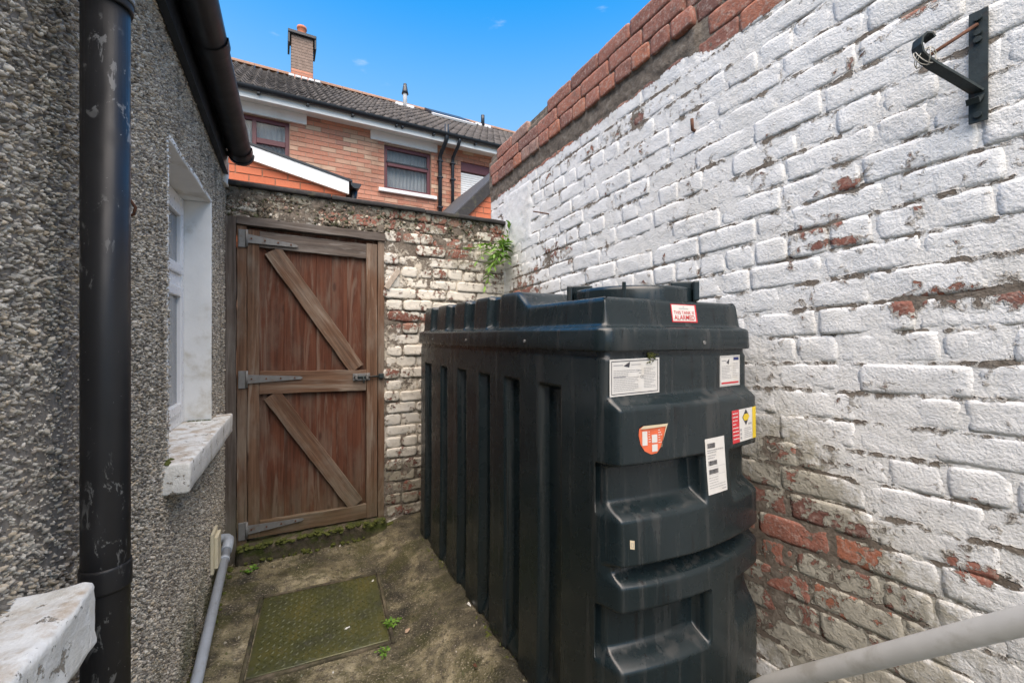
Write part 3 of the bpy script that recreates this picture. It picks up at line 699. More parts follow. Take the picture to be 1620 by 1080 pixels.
def front_off(x, z):
    """how far the front face stands out (towards the camera)"""
    u = (x-XC)/HW
    bow = (.022+.030*sst(1.12-z, 0, .5))*np.clip(1-u*u*.95, 0, 1)
    block = sst(x, .803, .828)*(1-sst(x, TX1-.022, TX1))
    s = sst(1.160-z, 0, .040)
    o = s*(.034+bow)*block
    # waist groove
    gr = sst(z, .632, .668)*(1-sst(z, .683, .692))
    o = o*(1-gr*.82)
    def rec(x0, x1, z0, z1, dep, sl=.042):
        mx = sst(x, x0, x0+.010)*(1-sst(x, x1-.012, x1)); mz = sst(z, z0-.004, z0+sl)*(1-sst(z, z1-.010, z1+.002)); return mx*mz*dep
    o = o-rec(.780, 1.148, .818, .968, .058)-rec(.780, 1.148, .402, .566, .062)
    o = o-rec(1.272, 1.60, .805, .965, .050)-rec(1.272, 1.60, .385, .560, .045, .10)
    return o
def side_off(y, z):
    o = 0
    for a, b in slots: o = o-sst(y, a, a+.009)*(1-sst(y, b-.009, b))*(1-sst(z, 1.152, 1.170))*.039*(.3+.7*sst(z, .07, .17))
    return o+.006*(1-sst(z, .1, .6))
def perim(dfront, dleft, dcoarse):
    pts = []
    def lin(a, b, d): return list(np.linspace(a, b, max(2, int(abs(b-a)/d)), endpoint=False))
    for y_ in lin(TY1-RC, TY0+RC, dleft): pts.append((TX0, y_, -1, 0))
    for a in np.linspace(math.pi, 1.5*math.pi, 9)[:-1]: pts.append((TX0+RC+math.cos(a)*RC, TY0+RC+math.sin(a)*RC, math.cos(a), math.sin(a)))
    for x in lin(TX0+RC, TX1-RC, dfront): pts.append((x, TY0, 0, -1))
    for a in np.linspace(1.5*math.pi, 2*math.pi, 9)[:-1]: pts.append((TX1-RC+math.cos(a)*RC, TY0+RC+math.sin(a)*RC, math.cos(a), math.sin(a)))
    for y_ in lin(TY0+RC, TY1-RC, dcoarse): pts.append((TX1, y_, 1, 0))
    for a in np.linspace(0, .5*math.pi, 6)[:-1]: pts.append((TX1-RC+math.cos(a)*RC, TY1-RC+math.sin(a)*RC, math.cos(a), math.sin(a)))
    for x in lin(TX1-RC, TX0+RC, dcoarse): pts.append((x, TY1, 0, 1))
    for a in np.linspace(.5*math.pi, math.pi, 6)[:-1]: pts.append((TX0+RC+math.cos(a)*RC, TY1-RC+math.sin(a)*RC, math.cos(a), math.sin(a)))
    return pts
pts = perim(.0055, .0055, .06)
pa = np.array(pts); zs = np.concatenate([np.linspace(.062, .09, 4), np.arange(.097, 1.29, .0058)])
rows = []
for (x, y_, nx_, ny_) in pts:
    fo = front_off(x, zs) if ny_ < -.02 else np.zeros_like(zs)
    lo = side_off(y_, zs) if nx_ < -.98 else np.zeros_like(zs)+.006*(1-sst(zs, .1, .6))*abs(nx_)
    ins = .010*(1-sst(zs, .06, .09))+.006*sst(zs, 1.262, 1.275)
    rows.append(np.stack([x+nx_*(lo if abs(nx_) > .02 else 0)-nx_*ins, y_-(fo if ny_ < -.02 else 0)-ny_*ins, zs], 1))
me = grid_mesh([[tuple(q) for q in r] for r in rows], True)
link('tank_body', me, M_tank, tank, True)
# lid
CAPX, CAPY = 1.14, 1.175
notches = [(2.422, 2.543), (2.139, 2.279), (1.877, 2.005), (1.613, 1.740)]
def notch(y_):
    return sum(float(sst(y_, a, a+.016)*(1-sst(y_, b-.016, b))) for a, b in notches)
def ztop(x, y_):
    d = math.hypot(x-CAPX, y_-CAPY)
    return 1.447+.062*float(min(sst(y_, 1.38, 1.50), sst(d, .265, .325)))
def lid_rows():
    rows = []
    for (x, y_, nx_, ny_) in perim(.012, .006, .03):
        nt_ = notch(y_) if abs(nx_) > .9 else 0
        zt = ztop(x, y_)
        prof_ = [(.010, 1.290, 0), (-.011, 1.2865, 0), (-.0135, 1.291, 0), (-.0125, 1.32, 0), (-.011, 1.344, 0), (-.008, 1.352, 0), (-.002, 1.356, 0), (.010, 1.3595, 0), (.0165, 1.363, .1), (.019, 1.370, .55), (.0205, 1.378, 1)]
        for k in (.3, .6, .85): prof_.append((.0205+.006*k, 1.378+(zt-.030-1.378)*k, 1))
        prof_ += [(.0277, zt-.022, 1), (.0296, zt-.0115, .95), (.0345, zt-.004, .8), (.044, zt, .4)]
        row = []
        for (ins, z_, nf) in prof_:
            e = ins+.026*nt_*nf
            row.append((x-nx_*e, y_-ny_*e, z_-(.016*nt_*max(0, (z_-1.40)/.1) if nf else 0)))
        bxp, byp, _ = row[-1]
        tx = min(max(bxp, XC), XC); ty = min(max(byp, TY0+HW), TY1-HW)
        for t in np.linspace(.04, 1, 26):
            qx, qy = bxp+(tx-bxp)*t, byp+(ty-byp)*t
            zz = ztop(qx, qy)-(.012*nt_*(1-sst(t, 0, .3)))+.008*float(sst(t, 0, .8))*(1 if qy > 1.6 else 0)
            row.append((qx, qy, float(zz)))
        rows.append(row)
    return rows
link('tank_lid', grid_mesh(lid_rows(), True), M_tank, tank, True)
def lathe(name, prof, c, mat, parent, seg=72):
    P_ = [[(c[0]+r*math.cos(a), c[1]+r*math.sin(a), c[2]+z_) for (r, z_) in prof] for a in np.linspace(0, 2*math.pi, seg, endpoint=False)]
    return link(name, grid_mesh(P_, True), mat, parent, True)
cap = lathe('filler_cap', [(.212, -.01), (.212, .034), (.2095, .042), (.203, .0475), (.19, .05), (.15, .052), (.08, .054), (.001, .055)], (CAPX, CAPY, 1.447), M_tank, tank)
vr = Vector((CAPY, -CAPX, 0)).normalized(); vf = Vector((CAPX, CAPY, 0)).normalized()
for s, hgt in ((-1, .068), (1, .072)):
    c0 = Vector((CAPX, CAPY, 0))+vr*(s*.178)-vf*.02
    o = link('lug', bx_mesh(-.042, .042, -.016, .016, 0, hgt, .006, 3), M_tank, cap, False); o.location = (c0.x, c0.y, 1.45); o.rotation_euler = (0, 0, math.atan2(vr.y, vr.x))
    o = link('lug_side', bx_mesh(-.010, .010, -.05, .05, 0, hgt-.004, .005, 2), M_tank, cap); q = c0+vr*(s*.036)-vf*.012; o.location = (q.x, q.y, 1.45); o.rotation_euler = (0, 0, math.atan2(vr.y, vr.x))
q = Vector((CAPX, CAPY, 0))-vf*.208-vr*.02
o = link('seam_rib', bx_mesh(-.006, .006, -.008, .02, 0, .056, .002, 2), M_tank, cap); o.location = (q.x, q.y, 1.45); o.rotation_euler = (0, 0, math.atan2(vr.y, vr.x))
for (x, y_, z_, ax) in ((TX0-.012, 1.345, 1.313, 0), (TX0-.012, 1.90, 1.313, 0), (TX0-.012, 2.40, 1.313, 0), (1.21, TY0-.012, 1.310, 1)):
    d = Vector((-1, 0, 0)) if ax == 0 else Vector((0, -1, 0)); c0 = Vector((x, y_, z_)); tube('lid_screw', [c0-d*.004, c0+d*.004], .006, M_steel, tank, 10)

# stickers: curved to the tank front; u,v in metres from the sticker's lower-left corner
M_paper = plain('label_paper', (.60, .595, .575), .5, .05, 30, .0003, dirt=(.55, .53, .48))
M_ink = plain('label_ink', (.045, .045, .055), .5, .1, 60, .0001); M_ink2 = plain('label_grey_ink', (.30, .30, .31), .5, .1, 60, .0001)
M_red = plain('label_red', (.50, .035, .045), .45, .1, 40, .0002); M_orange = plain('label_orange', (.62, .13, .055), .5, .12, 40, .0004)
M_yel = plain('label_yellow', (.66, .48, .03), .5, .1, 40, .0002); M_navy = plain('label_navy', (.03, .04, .14), .5, .1, 40, .0002); M_foil = plain('label_back', (.55, .47, .33), .6, .1, 30, .0005)
def fy(x, z, lid):
    if lid:
        # sloping lid front, between band and top edge
        k = (z-1.378)/(1.417-1.378); return TY0+.0205+.006*k
    return TY0-float(front_off(x, z))
class Sticker:
    def __init__(s, name, x0, z0, w_, h_, mat, label, lid=False, skew=0., outline=None):
        s.o = (x0, z0); s.lid = lid; s.skew = skew; s.w, s.h = w_, h_
        pts_ = outline or [(0, 0), (w_, 0), (w_, h_), (0, h_)]
        s.ob = link(name, s.poly(pts_, .0012), mat, tank); s.ob['label'] = label
    def pt(s, u, v, e):
        x = s.o[0]+u; z = s.o[1]+v+s.skew*u; return (x, fy(x, z, s.lid)-e, z)
    def poly(s, pts_, e):
        bm = bmesh.new(); bm.faces.new([bm.verts.new((u, v, 0)) for u, v in pts_])
        us = [q[0] for q in pts_]; vs = [q[1] for q in pts_]
        for a, lo, hi, no in ((0, min(us), max(us), (1, 0, 0)), (1, min(vs), max(vs), (0, 1, 0))):
            n_ = int((hi-lo)/.008)
            for i in range(1, n_):
                co = [0, 0, 0]; co[a] = lo+(hi-lo)*i/n_
                bmesh.ops.bisect_plane(bm, geom=bm.verts[:]+bm.edges[:]+bm.faces[:], plane_co=co, plane_no=no)
        for v in bm.verts: v.co = Vector(s.pt(v.co.x, v.co.y, e))
        me_ = bpy.data.meshes.new('sticker'); bm.to_mesh(me_); bm.free(); return me_
    def rects(s, name, rs, mat, e=.0018):
        V, Fc = [], []
        for (u0, v0, u1, v1) in rs:
            n_ = max(1, int((u1-u0)/.012)); b = len(V)
            for i in range(n_+1):
                u = u0+(u1-u0)*i/n_; V += [s.pt(u, v0, e), s.pt(u, v1, e)]
            Fc += [(b+2*i, b+2*i+2, b+2*i+3, b+2*i+1) for i in range(n_)]
        return link(name, mesh('print', V, Fc), mat, s.ob)
    def text(s, body, u, v, size, mat, wid=None, bold=.0, e=.0022):
        cu = bpy.data.curves.new('t', 'FONT'); cu.body = body; cu.size = 1; cu.align_x = 'LEFT'; cu.offset = bold
        t = bpy.data.objects.new('t', cu); COL.objects.link(t); dg = bpy.context.evaluated_depsgraph_get(); dg.update()
        me_ = bpy.data.meshes.new_from_object(t.evaluated_get(dg)); COL.objects.unlink(t); bpy.data.objects.remove(t)
        xs__ = [q.co.x for q in me_.vertices]; ys__ = [q.co.y for q in me_.vertices]
        W_, H_ = max(xs__)-min(xs__), max(ys__)-min(ys__); sx = (wid/W_) if wid else size/H_
        for q in me_.vertices: q.co = Vector(s.pt(u+(q.co.x-min(xs__))*sx, v+(q.co.y-min(ys__))*size/H_, e))
        me_.materials.clear(); return link('lettering', me_, mat, s.ob)
def text_lines(w_, h_, u0, u1, v0, v1, n, th, seed):
    rn = random.Random(seed); out = []
    for i in range(n):
        v = v1-(v1-v0)*(i+.5)/n; u = u0; end = u0+(u1-u0)*rn.choice((1, 1, .8, .55, .95))
        while u < end-.002:
            l = rn.uniform(.004, .013); out.append((u, v, min(end, u+l), v+th)); u += l+.0016
    return out
s1 = Sticker('tank_label', .822, 1.158, .197, .106, M_paper, 'large white specification label with dark border on the tank front', skew=.012)
s1.rects('border', [(.006, .005, .191, .0072), (.006, .0988, .191, .101), (.006, .0072, .0082, .0988), (.1888, .0072, .191, .0988)], M_ink)
s1.rects('print', text_lines(.2, .1, .014, .115, .012, .075, 12, .0016, 1)+text_lines(.2, .1, .132, .182, .016, .078, 13, .0015, 2)+[(.112, .062, .122, .0645), (.108, .069, .123, .0715), (.014, .053, .06, .0562), (.014, .0875, .05, .090), (.082, .0875, .12, .0895)], M_ink2)
link('logo_mark', s1.poly([(.052, .086), (.077, .098), (.074, .081)], .0019), M_ink, s1.ob)
s1.text('CE', .118, .048, .008, M_ink)
s2 = Sticker('tank_label', 1.100, 1.3755, .120, .0585, M_red, 'small white sticker with red border and lettering on the tank lid', lid=True)
s2.rects('face', [(.004, .004, .112, .056)], M_paper)
s2.text('THIS TANK IS', .010, .0265, .0105, M_red, .096, .006, .0026); s2.text('ALARMED', .010, .008, .0155, M_red, .096, .008, .0026)
s2.rects('print', [(.036, .044, .08, .0455), (.055, .0485, .060, .051)], M_ink2, .0026)
s3 = Sticker('tank_label', 1.305, 1.160, .108, .104, M_paper, 'white notice with red foot line near the right edge of the tank', skew=.02)
s3.rects('border', [(.003, .003, .105, .0042), (.003, .0995, .105, .101), (.003, .0042, .0042, .0995), (.1035, .0042, .105, .0995)], M_ink2)
s3.rects('red_line', [(.008, .008, .1, .014)], M_red); s3.rects('badge', [(.072, .087, .1, .097)], M_navy)
link('logo_mark', s3.poly([(.034, .080), (.05, .094), (.047, .074)], .0019), M_ink, s3.ob)
s3.rects('print', text_lines(.1, .1, .010, .062, .024, .070, 9, .0016, 4)+text_lines(.1, .1, .068, .1, .026, .080, 9, .0014, 5)+[(.010, .085, .034, .088)], M_ink2)
s4 = Sticker('tank_label', 1.292, .982, .150, .106, M_paper, 'white hazard label with red strip and yellow black diamond on the tank', skew=.018)
s4.rects('red_strip', [(0, 0, .042, .106)], M_red, .0017); s4.rects('yellow_strip', [(.126, 0, .150, .106)], M_yel, .0017)
s4.rects('print_white', text_lines(.1, .1, .004, .038, .006, .100, 8, .003, 6), M_paper, .0023)
link('diamond', s4.poly([(.062, .078), (.084, .104), (.106, .078), (.084, .050)], .0018), M_ink, s4.ob)
link('diamond_band', s4.poly([(.064, .078), (.074, .088), (.094, .088), (.104, .078), (.094, .066), (.074, .066)], .0023), M_yel, s4.ob)
s4.rects('print', text_lines(.1, .1, .072, .122, .006, .042, 6, .0018, 7)+[(.047, .034, .056, .042), (.047, .021, .056, .029), (.047, .008, .056, .016), (.1, .05, .108, .056), (.112, .05, .12, .056)], M_ink2)
s5 = Sticker('tank_label', 1.150, .846, .096, .168, M_paper, 'tall narrow white barcode label on the tank front', skew=.012)
def barcode(u, v, w_, h_, seed):
    rn = random.Random(seed); out = []; x = u
    while x < u+w_: l = rn.choice((.0007, .0012, .0018)); out.append((x, v, x+l, v+h_)); x += l+rn.choice((.0007, .0011))
    return out
for bc_ in ((.010, .138, .036, .015, 1), (.010, .086, .042, .014, 2), (.010, .060, .046, .014, 3)): s5.rects('barcode', barcode(*bc_), M_ink)
s5.rects('print', text_lines(.1, .17, .008, .088, .120, .133, 2, .0032, 8)+text_lines(.1, .17, .008, .088, .014, .052, 5, .002, 9)+text_lines(.1, .17, .008, .05, .103, .118, 2, .003, 10)+[(.008, .080, .090, .0807), (.008, .056, .090, .0567), (.068, .008, .090, .011)], M_ink2)
ol = [(.002, .078), (.0, .060), (.006, .034), (.020, .014), (.042, .003), (.064, .005), (.078, .020), (.094, .058), (.104, .084), (.014, .084)]
s6 = Sticker('tank_label', .888, .992, .104, .088, M_orange, 'torn round orange sticker with curled top edge on the tank', outline=ol)
link('curled_edge', s6.poly([(.002, .078), (.014, .086), (.105, .086), (.100, .079), (.02, .077)], .005), M_foil, s6.ob); link('curled_edge', s6.poly([(.094, .060), (.104, .084), (.098, .080), (.080, .022), (.078, .020)], .004), M_foil, s6.ob)
s6.rects('white_panel', [(.012, .030, .030, .070), (.046, .010, .066, .030), (.046, .035, .066, .058)], M_paper)
s6.rects('print', text_lines(.1, .1, .034, .043, .035, .070, 5, .002, 11)+text_lines(.1, .1, .070, .084, .030, .072, 6, .0022, 12), M_paper)
s7 = Sticker('tank_label', .852, .744, .014, .024, M_foil, 'tiny cream paper scrap stuck low on the tank front', skew=-.25)
s7.rects('print', [(.003, .006, .011, .007), (.003, .016, .011, .017), (.003, .007, .004, .016), (.010, .007, .011, .016)], M_ink2)
# algae hanging from the lid rim and the drain hose at the foot
moss_clump(tank, [(.985+random.gauss(0, .010), TY0-.004, 1.283-abs(random.gauss(0, .018)), random.uniform(.0015, .004)) for _ in range(40)], 'algae')
hose = [(1.40, .885, .135), (1.43, .865, .14), (1.455, .86, .13), (1.475, .87, .10), (1.485, .89, .06)]
tube('drain_hose', hose, .013, M_iron, tank, 14)
for i in range(5):
    a = Vector(hose[0]).lerp(Vector(hose[2]), i/5); b = Vector(hose[0]).lerp(Vector(hose[2]), i/5+.06); tube('hose_ring', [a, b], .0155, M_steel, tank, 12)

# ------------------------------------------------------------------ handrail in the near right corner
hr = thing('handrail', 'grey painted tubular steel handrail sloping down beside the white wall', 'handrail', (1.12, .3, 0))
hp = [(1.118, -.75, 1.78), (1.116, .222, .846), (1.128, .467, .607), (1.135, .66, .42), (1.137, .70, .375), (1.138, .715, .33), (1.138, .717, .02)]
o = tube('rail', hp, .0205, M_rail, hr, 24); o.location = (-1.12, -.3, 0)
o = tube('post', [(1.118, -.70, 0), (1.118, -.70, 1.72)], .0205, M_rail, hr, 24); o.location = (-1.12, -.3, 0)

# ------------------------------------------------------------------ iron bracket, nails on the white wall
br = thing('wall_bracket', 'rusty dark iron hanging basket bracket high on the white wall', 'bracket', (WX, .385, 2.0))
def flat(name, pts_, wd, th, mat, parent, axis=(0, 1, 0)):
    """flat bar swept along pts"""
    pts_ = [Vector(q) for q in pts_]; ax = Vector(axis); V = []; Fc = []
    for i, q in enumerate(pts_):
        t = (pts_[min(i+1, len(pts_)-1)]-pts_[max(i-1, 0)]).normalized(); nn_ = t.cross(ax).normalized()
        for a, b in ((-1, -1), (1, -1), (1, 1), (-1, 1)): V.append(q+ax*(a*wd/2)+nn_*(b*th/2))
    for i in range(len(pts_)-1):
        for k in range(4): Fc.append((i*4+k, i*4+(k+1) % 4, i*4+4+(k+1) % 4, i*4+4+k))
    n_ = len(pts_); Fc += [(3, 2, 1, 0), tuple((n_-1)*4+k for k in range(4))]
    return link(name, mesh(name, V, Fc), mat, parent)
flat('back_plate', [(-.010, 0, .155), (-.012, 0, .0), (-.012, 0, -.127)], .034, .006, M_iron, br)
ca2, sa2 = math.cos(R(28)), math.sin(R(28))
def arm_p(d, z): return (-.012-d*ca2, d*sa2, z)
AX = (sa2, ca2, 0)
flat('strut', [arm_p(0, -.052), arm_p(.02, -.040), arm_p(.075, -.008), arm_p(.118, .016), arm_p(.138, .030)], .026, .006, M_iron, br, AX)
flat('scroll', [arm_p(.138, .030), arm_p(.152, .044), arm_p(.157, .062), arm_p(.154, .080), arm_p(.143, .091), arm_p(.130, .090), arm_p(.122, .080)], .026, .005, M_iron, br, AX)
tube('tie_rod', [arm_p(.004, .120), arm_p(.132, .036)], .0045, M_rust, br, 8)
for zz in (.135, .098, .08, -.07, -.110): tube('bolt', [(-.012, 0, zz), (-.022, 0, zz)], .008, M_iron, br, 8)
flat('lower_lug', [(-.014, 0, -.062), (-.034, .004, -.084), (-.040, .004, -.072)], .024, .004, M_iron, br)
wire = [(arm_p(.138, 0)[0]+math.cos(a*1.0)*.018*(1+.2*math.sin(a*.37)), arm_p(.138, 0)[1]+math.sin(a*.7)*.016, .036+math.sin(a)*.020) for a in np.linspace(0, 32, 90)]
tube('wire', wire, .0011, plain('pale_wire', (.5, .48, .42), .5, .1), br, 6)
nl = tube('nail', [(WX+.02, 2.37, 2.135), (WX-.01, 2.37, 2.14), (WX-.10, 2.40, 2.15)], .0045, M_rust, None, 8); tag(nl, 'long thin rusty iron nail sticking out of the white wall near the gate', 'nail')
nl = tube('nail', [(WX+.02, 1.238, 2.21), (WX-.012, 1.238, 2.215), (WX-.016, 1.238, 2.26)], .007, M_rust, None, 8); tag(nl, 'bent dark iron spike standing upright on the white wall above the tank', 'nail')

# ------------------------------------------------------------------ plants
def leaf_mesh(L, W, seed):
    rn = random.Random(seed); V = []; Fc = []; n_ = 5
    for i in range(n_+1):
        t = i/n_; ww = W*math.sin(math.pi*min(1, t*.92+.06))**.8; zz = -L*.22*t*t
        V += [(L*t, -ww/2, zz+.12*ww), (L*t, 0, zz), (L*t, ww/2, zz+.12*ww)]
    for i in range(n_):
        for k in range(2): a = i*3+k; Fc.append((a, a+1, a+4, a+3))
    me = mesh('leaf', V, Fc); me.shade_smooth(); return me
def leafmat(name, c1, c2):
    g = G(name); r = g.rnd(); c = g.mix(r, c1, c2); c = g.mix(g.ss(g.noise(g.geo(), 60, 3), .5, .7, 0, .4), c, (.12, .10, .02))
    m = g.out(c, .5, None, 0, .4); g.b.inputs['Subsurface Weight'].default_value = 0
    tr = g.new('ShaderNodeBsdfTranslucent'); mx = g.new('ShaderNodeMixShader'); mx.inputs[0].default_value = .3
    g.put(c, tr.inputs[0]); out = g.n['Material Output']; g.t.links.new(g.b.outputs[0], mx.inputs[1]); g.t.links.new(tr.outputs[0], mx.inputs[2]); g.t.links.new(mx.outputs[0], out.inputs[0])
    return m
M_leaf = leafmat('weed_leaf', (.08, .20, .02), (.20, .36, .05)); M_stem = plain('weed_stem', (.10, .14, .035), .6, .2)
def plant(label, cat, loc, stems, L, W, per, parent_rot=0):
    t = thing('weed', label, cat, loc); lm = [leaf_mesh(L*f, W*f, i) for i, f in enumerate((.7, .85, 1., 1.15))]
    for m_ in lm: m_.materials.append(M_leaf)
    for (d, ln, droop) in stems:
        d = Vector(d).normalized(); pts_ = [Vector((0, 0, 0))+d*ln*k+Vector((0, 0, -droop*ln*k*k)) for k in np.linspace(0, 1, 7)]
        tube('stem', pts_, [.0022-.0002*i for i in range(7)], M_stem, t, 6)
        for k in range(per):
            f = .15+.85*(k+1)/per; i = min(5, int(f*6)); q = pts_[i].lerp(pts_[i+1], f*6-i) if i < 6 else pts_[6]
            tg = (pts_[min(6, i+1)]-pts_[i]).normalized()
            for s in ((-1, 1) if k < per-1 else (0,)):
                side = tg.cross(Vector((0, 0, 1))).normalized()*s; dr = (tg*.75+side*1.0+Vector((0, 0, random.uniform(-.15, .25)))+Vector([random.gauss(0, .18) for _ in range(3)])).normalized()
                o = link('leaf', random.choice(lm), None, t)
                o.matrix_world = Matrix.Translation(Vector(loc)+q) @ dr.to_track_quat('X', 'Z').to_matrix().to_4x4() @ Matrix.Rotation(random.gauss(0, .4), 4, 'X')
    return t
st = []
for i in range(15):
    st.append(((random.uniform(-1.1, .1), random.uniform(-1.2, -.15), random.uniform(-.25, .9)), random.uniform(.18, .36), random.uniform(.2, .8)))
st += [((-1, -.35, .75), .36, .55), ((-.9, -.6, .2), .36, .5), ((-1, -.2, .3), .34, .3), ((-.3, -.6, .9), .33, .7), ((-.2, -.9, -.3), .2, .2)]
bpy.context.view_layer.update()
plant('bright green leafy weed growing from the corner of the brick walls', 'plant', (1.53, 2.97, 1.975), st, .062, .020, 6)
def small_weed(label, x, y_, n_, L):
    plant(label, 'plant', (x, y_, ground_z(x, y_)-.002), [((random.uniform(-1, 1), random.uniform(-1, 1), random.uniform(.4, 1.2)), random.uniform(.03, .07), .4) for _ in range(n_)], L, L*.6, 3)
small_weed('tiny green weed at the left foot of the gate step', -.135, 2.83, 7, .02)
small_weed('tiny green weed at the right corner of the manhole cover', .465, 1.99, 8, .018)
small_weed('tiny green weed on the concrete just in front of the manhole cover', .40, 1.83, 4, .014)
# grit and moss on the ground
n_ = 5200; gx = np.random.uniform(-.28, .82, n_); gy = np.random.uniform(1.2, 2.97, n_)
kp = (~((gx > -.12) & (gx < .49) & (gy > 1.9) & (gy < 2.53))) | (np.random.rand(n_) < .06)
edge_ = np.minimum(np.minimum(gx+.30, .86-gx), 2.97-gy); kp &= np.random.rand(n_) < (.22+.78*np.exp(-edge_/.09)); gx, gy = gx[kp], gy[kp]
gz = np.array([ground_z(a_, b_) for a_, b_ in zip(gx, gy)])+.001
tag(stones('grit', gx, gy, np.clip(np.random.lognormal(math.log(.0022), .5, len(gx)), .001, .008), [(.36, .31, .23), (.16, .13, .09), (.06, .05, .035), (.50, .46, .40), (.09, .10, .03)], [.3, .3, .2, .08, .12], M_peb, None, lambda h_, u_, v_: (u_, v_, gz[:, None]+h_)), 'fine grit and dirt scattered over the mossy concrete yard', 'grit')
mp_ = []
for _ in range(150): x_ = random.uniform(-.2, .62); mp_.append((x_, 2.925+random.gauss(0, .008), random.choice((.0, .09, .09))+random.uniform(-.004, .02), random.uniform(.005, .016)))
for _ in range(110): y_ = random.uniform(1.3, 2.7); mp_.append((.79+random.gauss(0, .012), y_, .07, random.uniform(.004, .011)))
for _ in range(60): x_ = random.uniform(.64, .80); mp_.append((x_, 2.97+random.gauss(0, .01), .05, random.uniform(.006, .016)))
for _ in range(70): y_ = random.uniform(1.5, 2.95); mp_.append((-.393+.04*y_+.03+random.gauss(0, .012), y_, .004, random.uniform(.005, .013)))
tag(moss_clump(None, mp_), 'low green moss along the step, wall feet and tank base', 'moss')
# litter on the ground
M_fall = plain('fallen_leaf', (.42, .30, .21), .7, .15, 60)
M_chip = plain('paint_chip', (.66, .66, .62), .6, .1, 60)
def litter(name, label, cat, px, py, s, mat, seed):
    dxr, dyr, dzr = SN*F_PX+CS*(px-CX), CS*F_PX-SN*(px-CX), HY-py; z0 = .006; t = (z0-CAM_H)/dzr; x, y_ = t*dxr, t*dyr; z0 = ground_z(x, y_)+.007; t = (z0-CAM_H)/dzr; x, y_ = t*dxr, t*dyr
    rn = random.Random(seed); n_ = 9; V = [(0, 0, .003)]
    for k in range(n_): a = 2*math.pi*k/n_; r_ = s*rn.uniform(.6, 1.1); V.append((math.cos(a)*r_, math.sin(a)*r_*.55, rn.uniform(-.002, .004)))
    V += [(a, b, c_-.0015) for a, b, c_ in V]
    Fc = [(0, k, k % n_+1) for k in range(1, n_+1)]+[(n_+1, n_+1+k % n_+1, n_+1+k) for k in range(1, n_+1)]+[(k, n_+1+k, n_+1+k % n_+1, k % n_+1) for k in range(1, n_+1)]
    o = link(name, mesh(name, V, Fc), mat); o.location = (x, y_, z0); o.rotation_euler = (rn.uniform(-.2, .2), rn.uniform(-.2, .2), rn.uniform(0, 6)); tag(o, label, cat)
litter('fallen_leaf', 'pale pink dry leaf on the concrete right of the manhole cover', 'leaf', 645, 996, .017, M_fall, 1)
litter('paint_flake', 'white paint flake on the middle of the manhole cover', 'paint flake', 549, 993, .012, M_chip, 2)
litter('paint_flake', 'white paint flake on the far right corner of the manhole cover', 'paint flake', 590, 918, .011, M_chip, 3)
litter('paint_flake', 'pale paint flake on the concrete close to the tank side', 'paint flake', 742, 955, .016, M_chip, 4)
litter('paint_flake', 'tiny pale flake on the concrete at the near edge of the manhole cover', 'paint flake', 527, 1063, .007, M_chip, 5)
litter('fallen_leaf', 'dark brown dry leaf on the concrete beside the foot of the tank', 'leaf', 752, 1052, .014, M_rust, 6)

# ------------------------------------------------------------------ terraced house behind the gate
HD = 7.6
g = G('house_brick'); r = g.rnd(); p = g.geo()
c = g.ramp(r, (0, (.42, .18, .12)), (.25, (.49, .22, .145)), (.5, (.54, .25, .17)), (.75, (.51, .26, .18)), (.9, (.56, .36, .25)), (.97, (.58, .42, .30)), (1., (.36, .17, .13)))
c = g.mix(g.ss(g.noise(p, 1.6, 5), .5, .7, 0, .5), c, (.26, .13, .085)); c = g.mix(g.ss(g.noise(p, 40, 4), .5, .7, 0, .35), c, (.55, .42, .33))
M_hb = g.out(c, .9, g.bump(g.noise(p, 60, 4), .004, .6), 0, .2)
M_hm = plain('house_mortar', (.40, .29, .22), .95, .12, 20, .003)
g = G('orange_brick'); r = g.rnd(); p = g.geo(); c = g.mix(r, (.50, .14, .07), (.60, .19, .10)); c = g.mix(g.ss(g.noise(p, 30, 4), .5, .75, 0, .3), c, (.35, .10, .05))
M_ob = g.out(c, .85, g.bump(g.noise(p, 80, 4), .003, .5), 0, .2)
M_om = plain('orange_mortar', (.36, .20, .13), .95, .1, 20, .002)
M_white = plain('white_boards', (.78, .78, .77), .45, .03, 5, .0005, dirt=(.66, .65, .62)); M_brown = plain('mahogany_frame', (.115, .026, .030), .4, .1, 20, .0005, spec=.5)
M_black = plain('black_rainwater_goods', (.012, .016, .022), .4, .1, 20, .0005, spec=.5)
M_curtain = plain('pale_curtain', (.78, .80, .80), .8, .05, 9, .002); M_hglass = None
g = G('house_glass'); M_hglass = g.out((.08, .09, .095), .05, None, 0, .8); g.b.inputs['Alpha'].default_value = .22
M_blind_refl = plain('blind_sky_reflection', (.55, .58, .59), .8, .15, 3, .001)  # grey blind, its colour brightened to stand for pale sky reflected in the pane
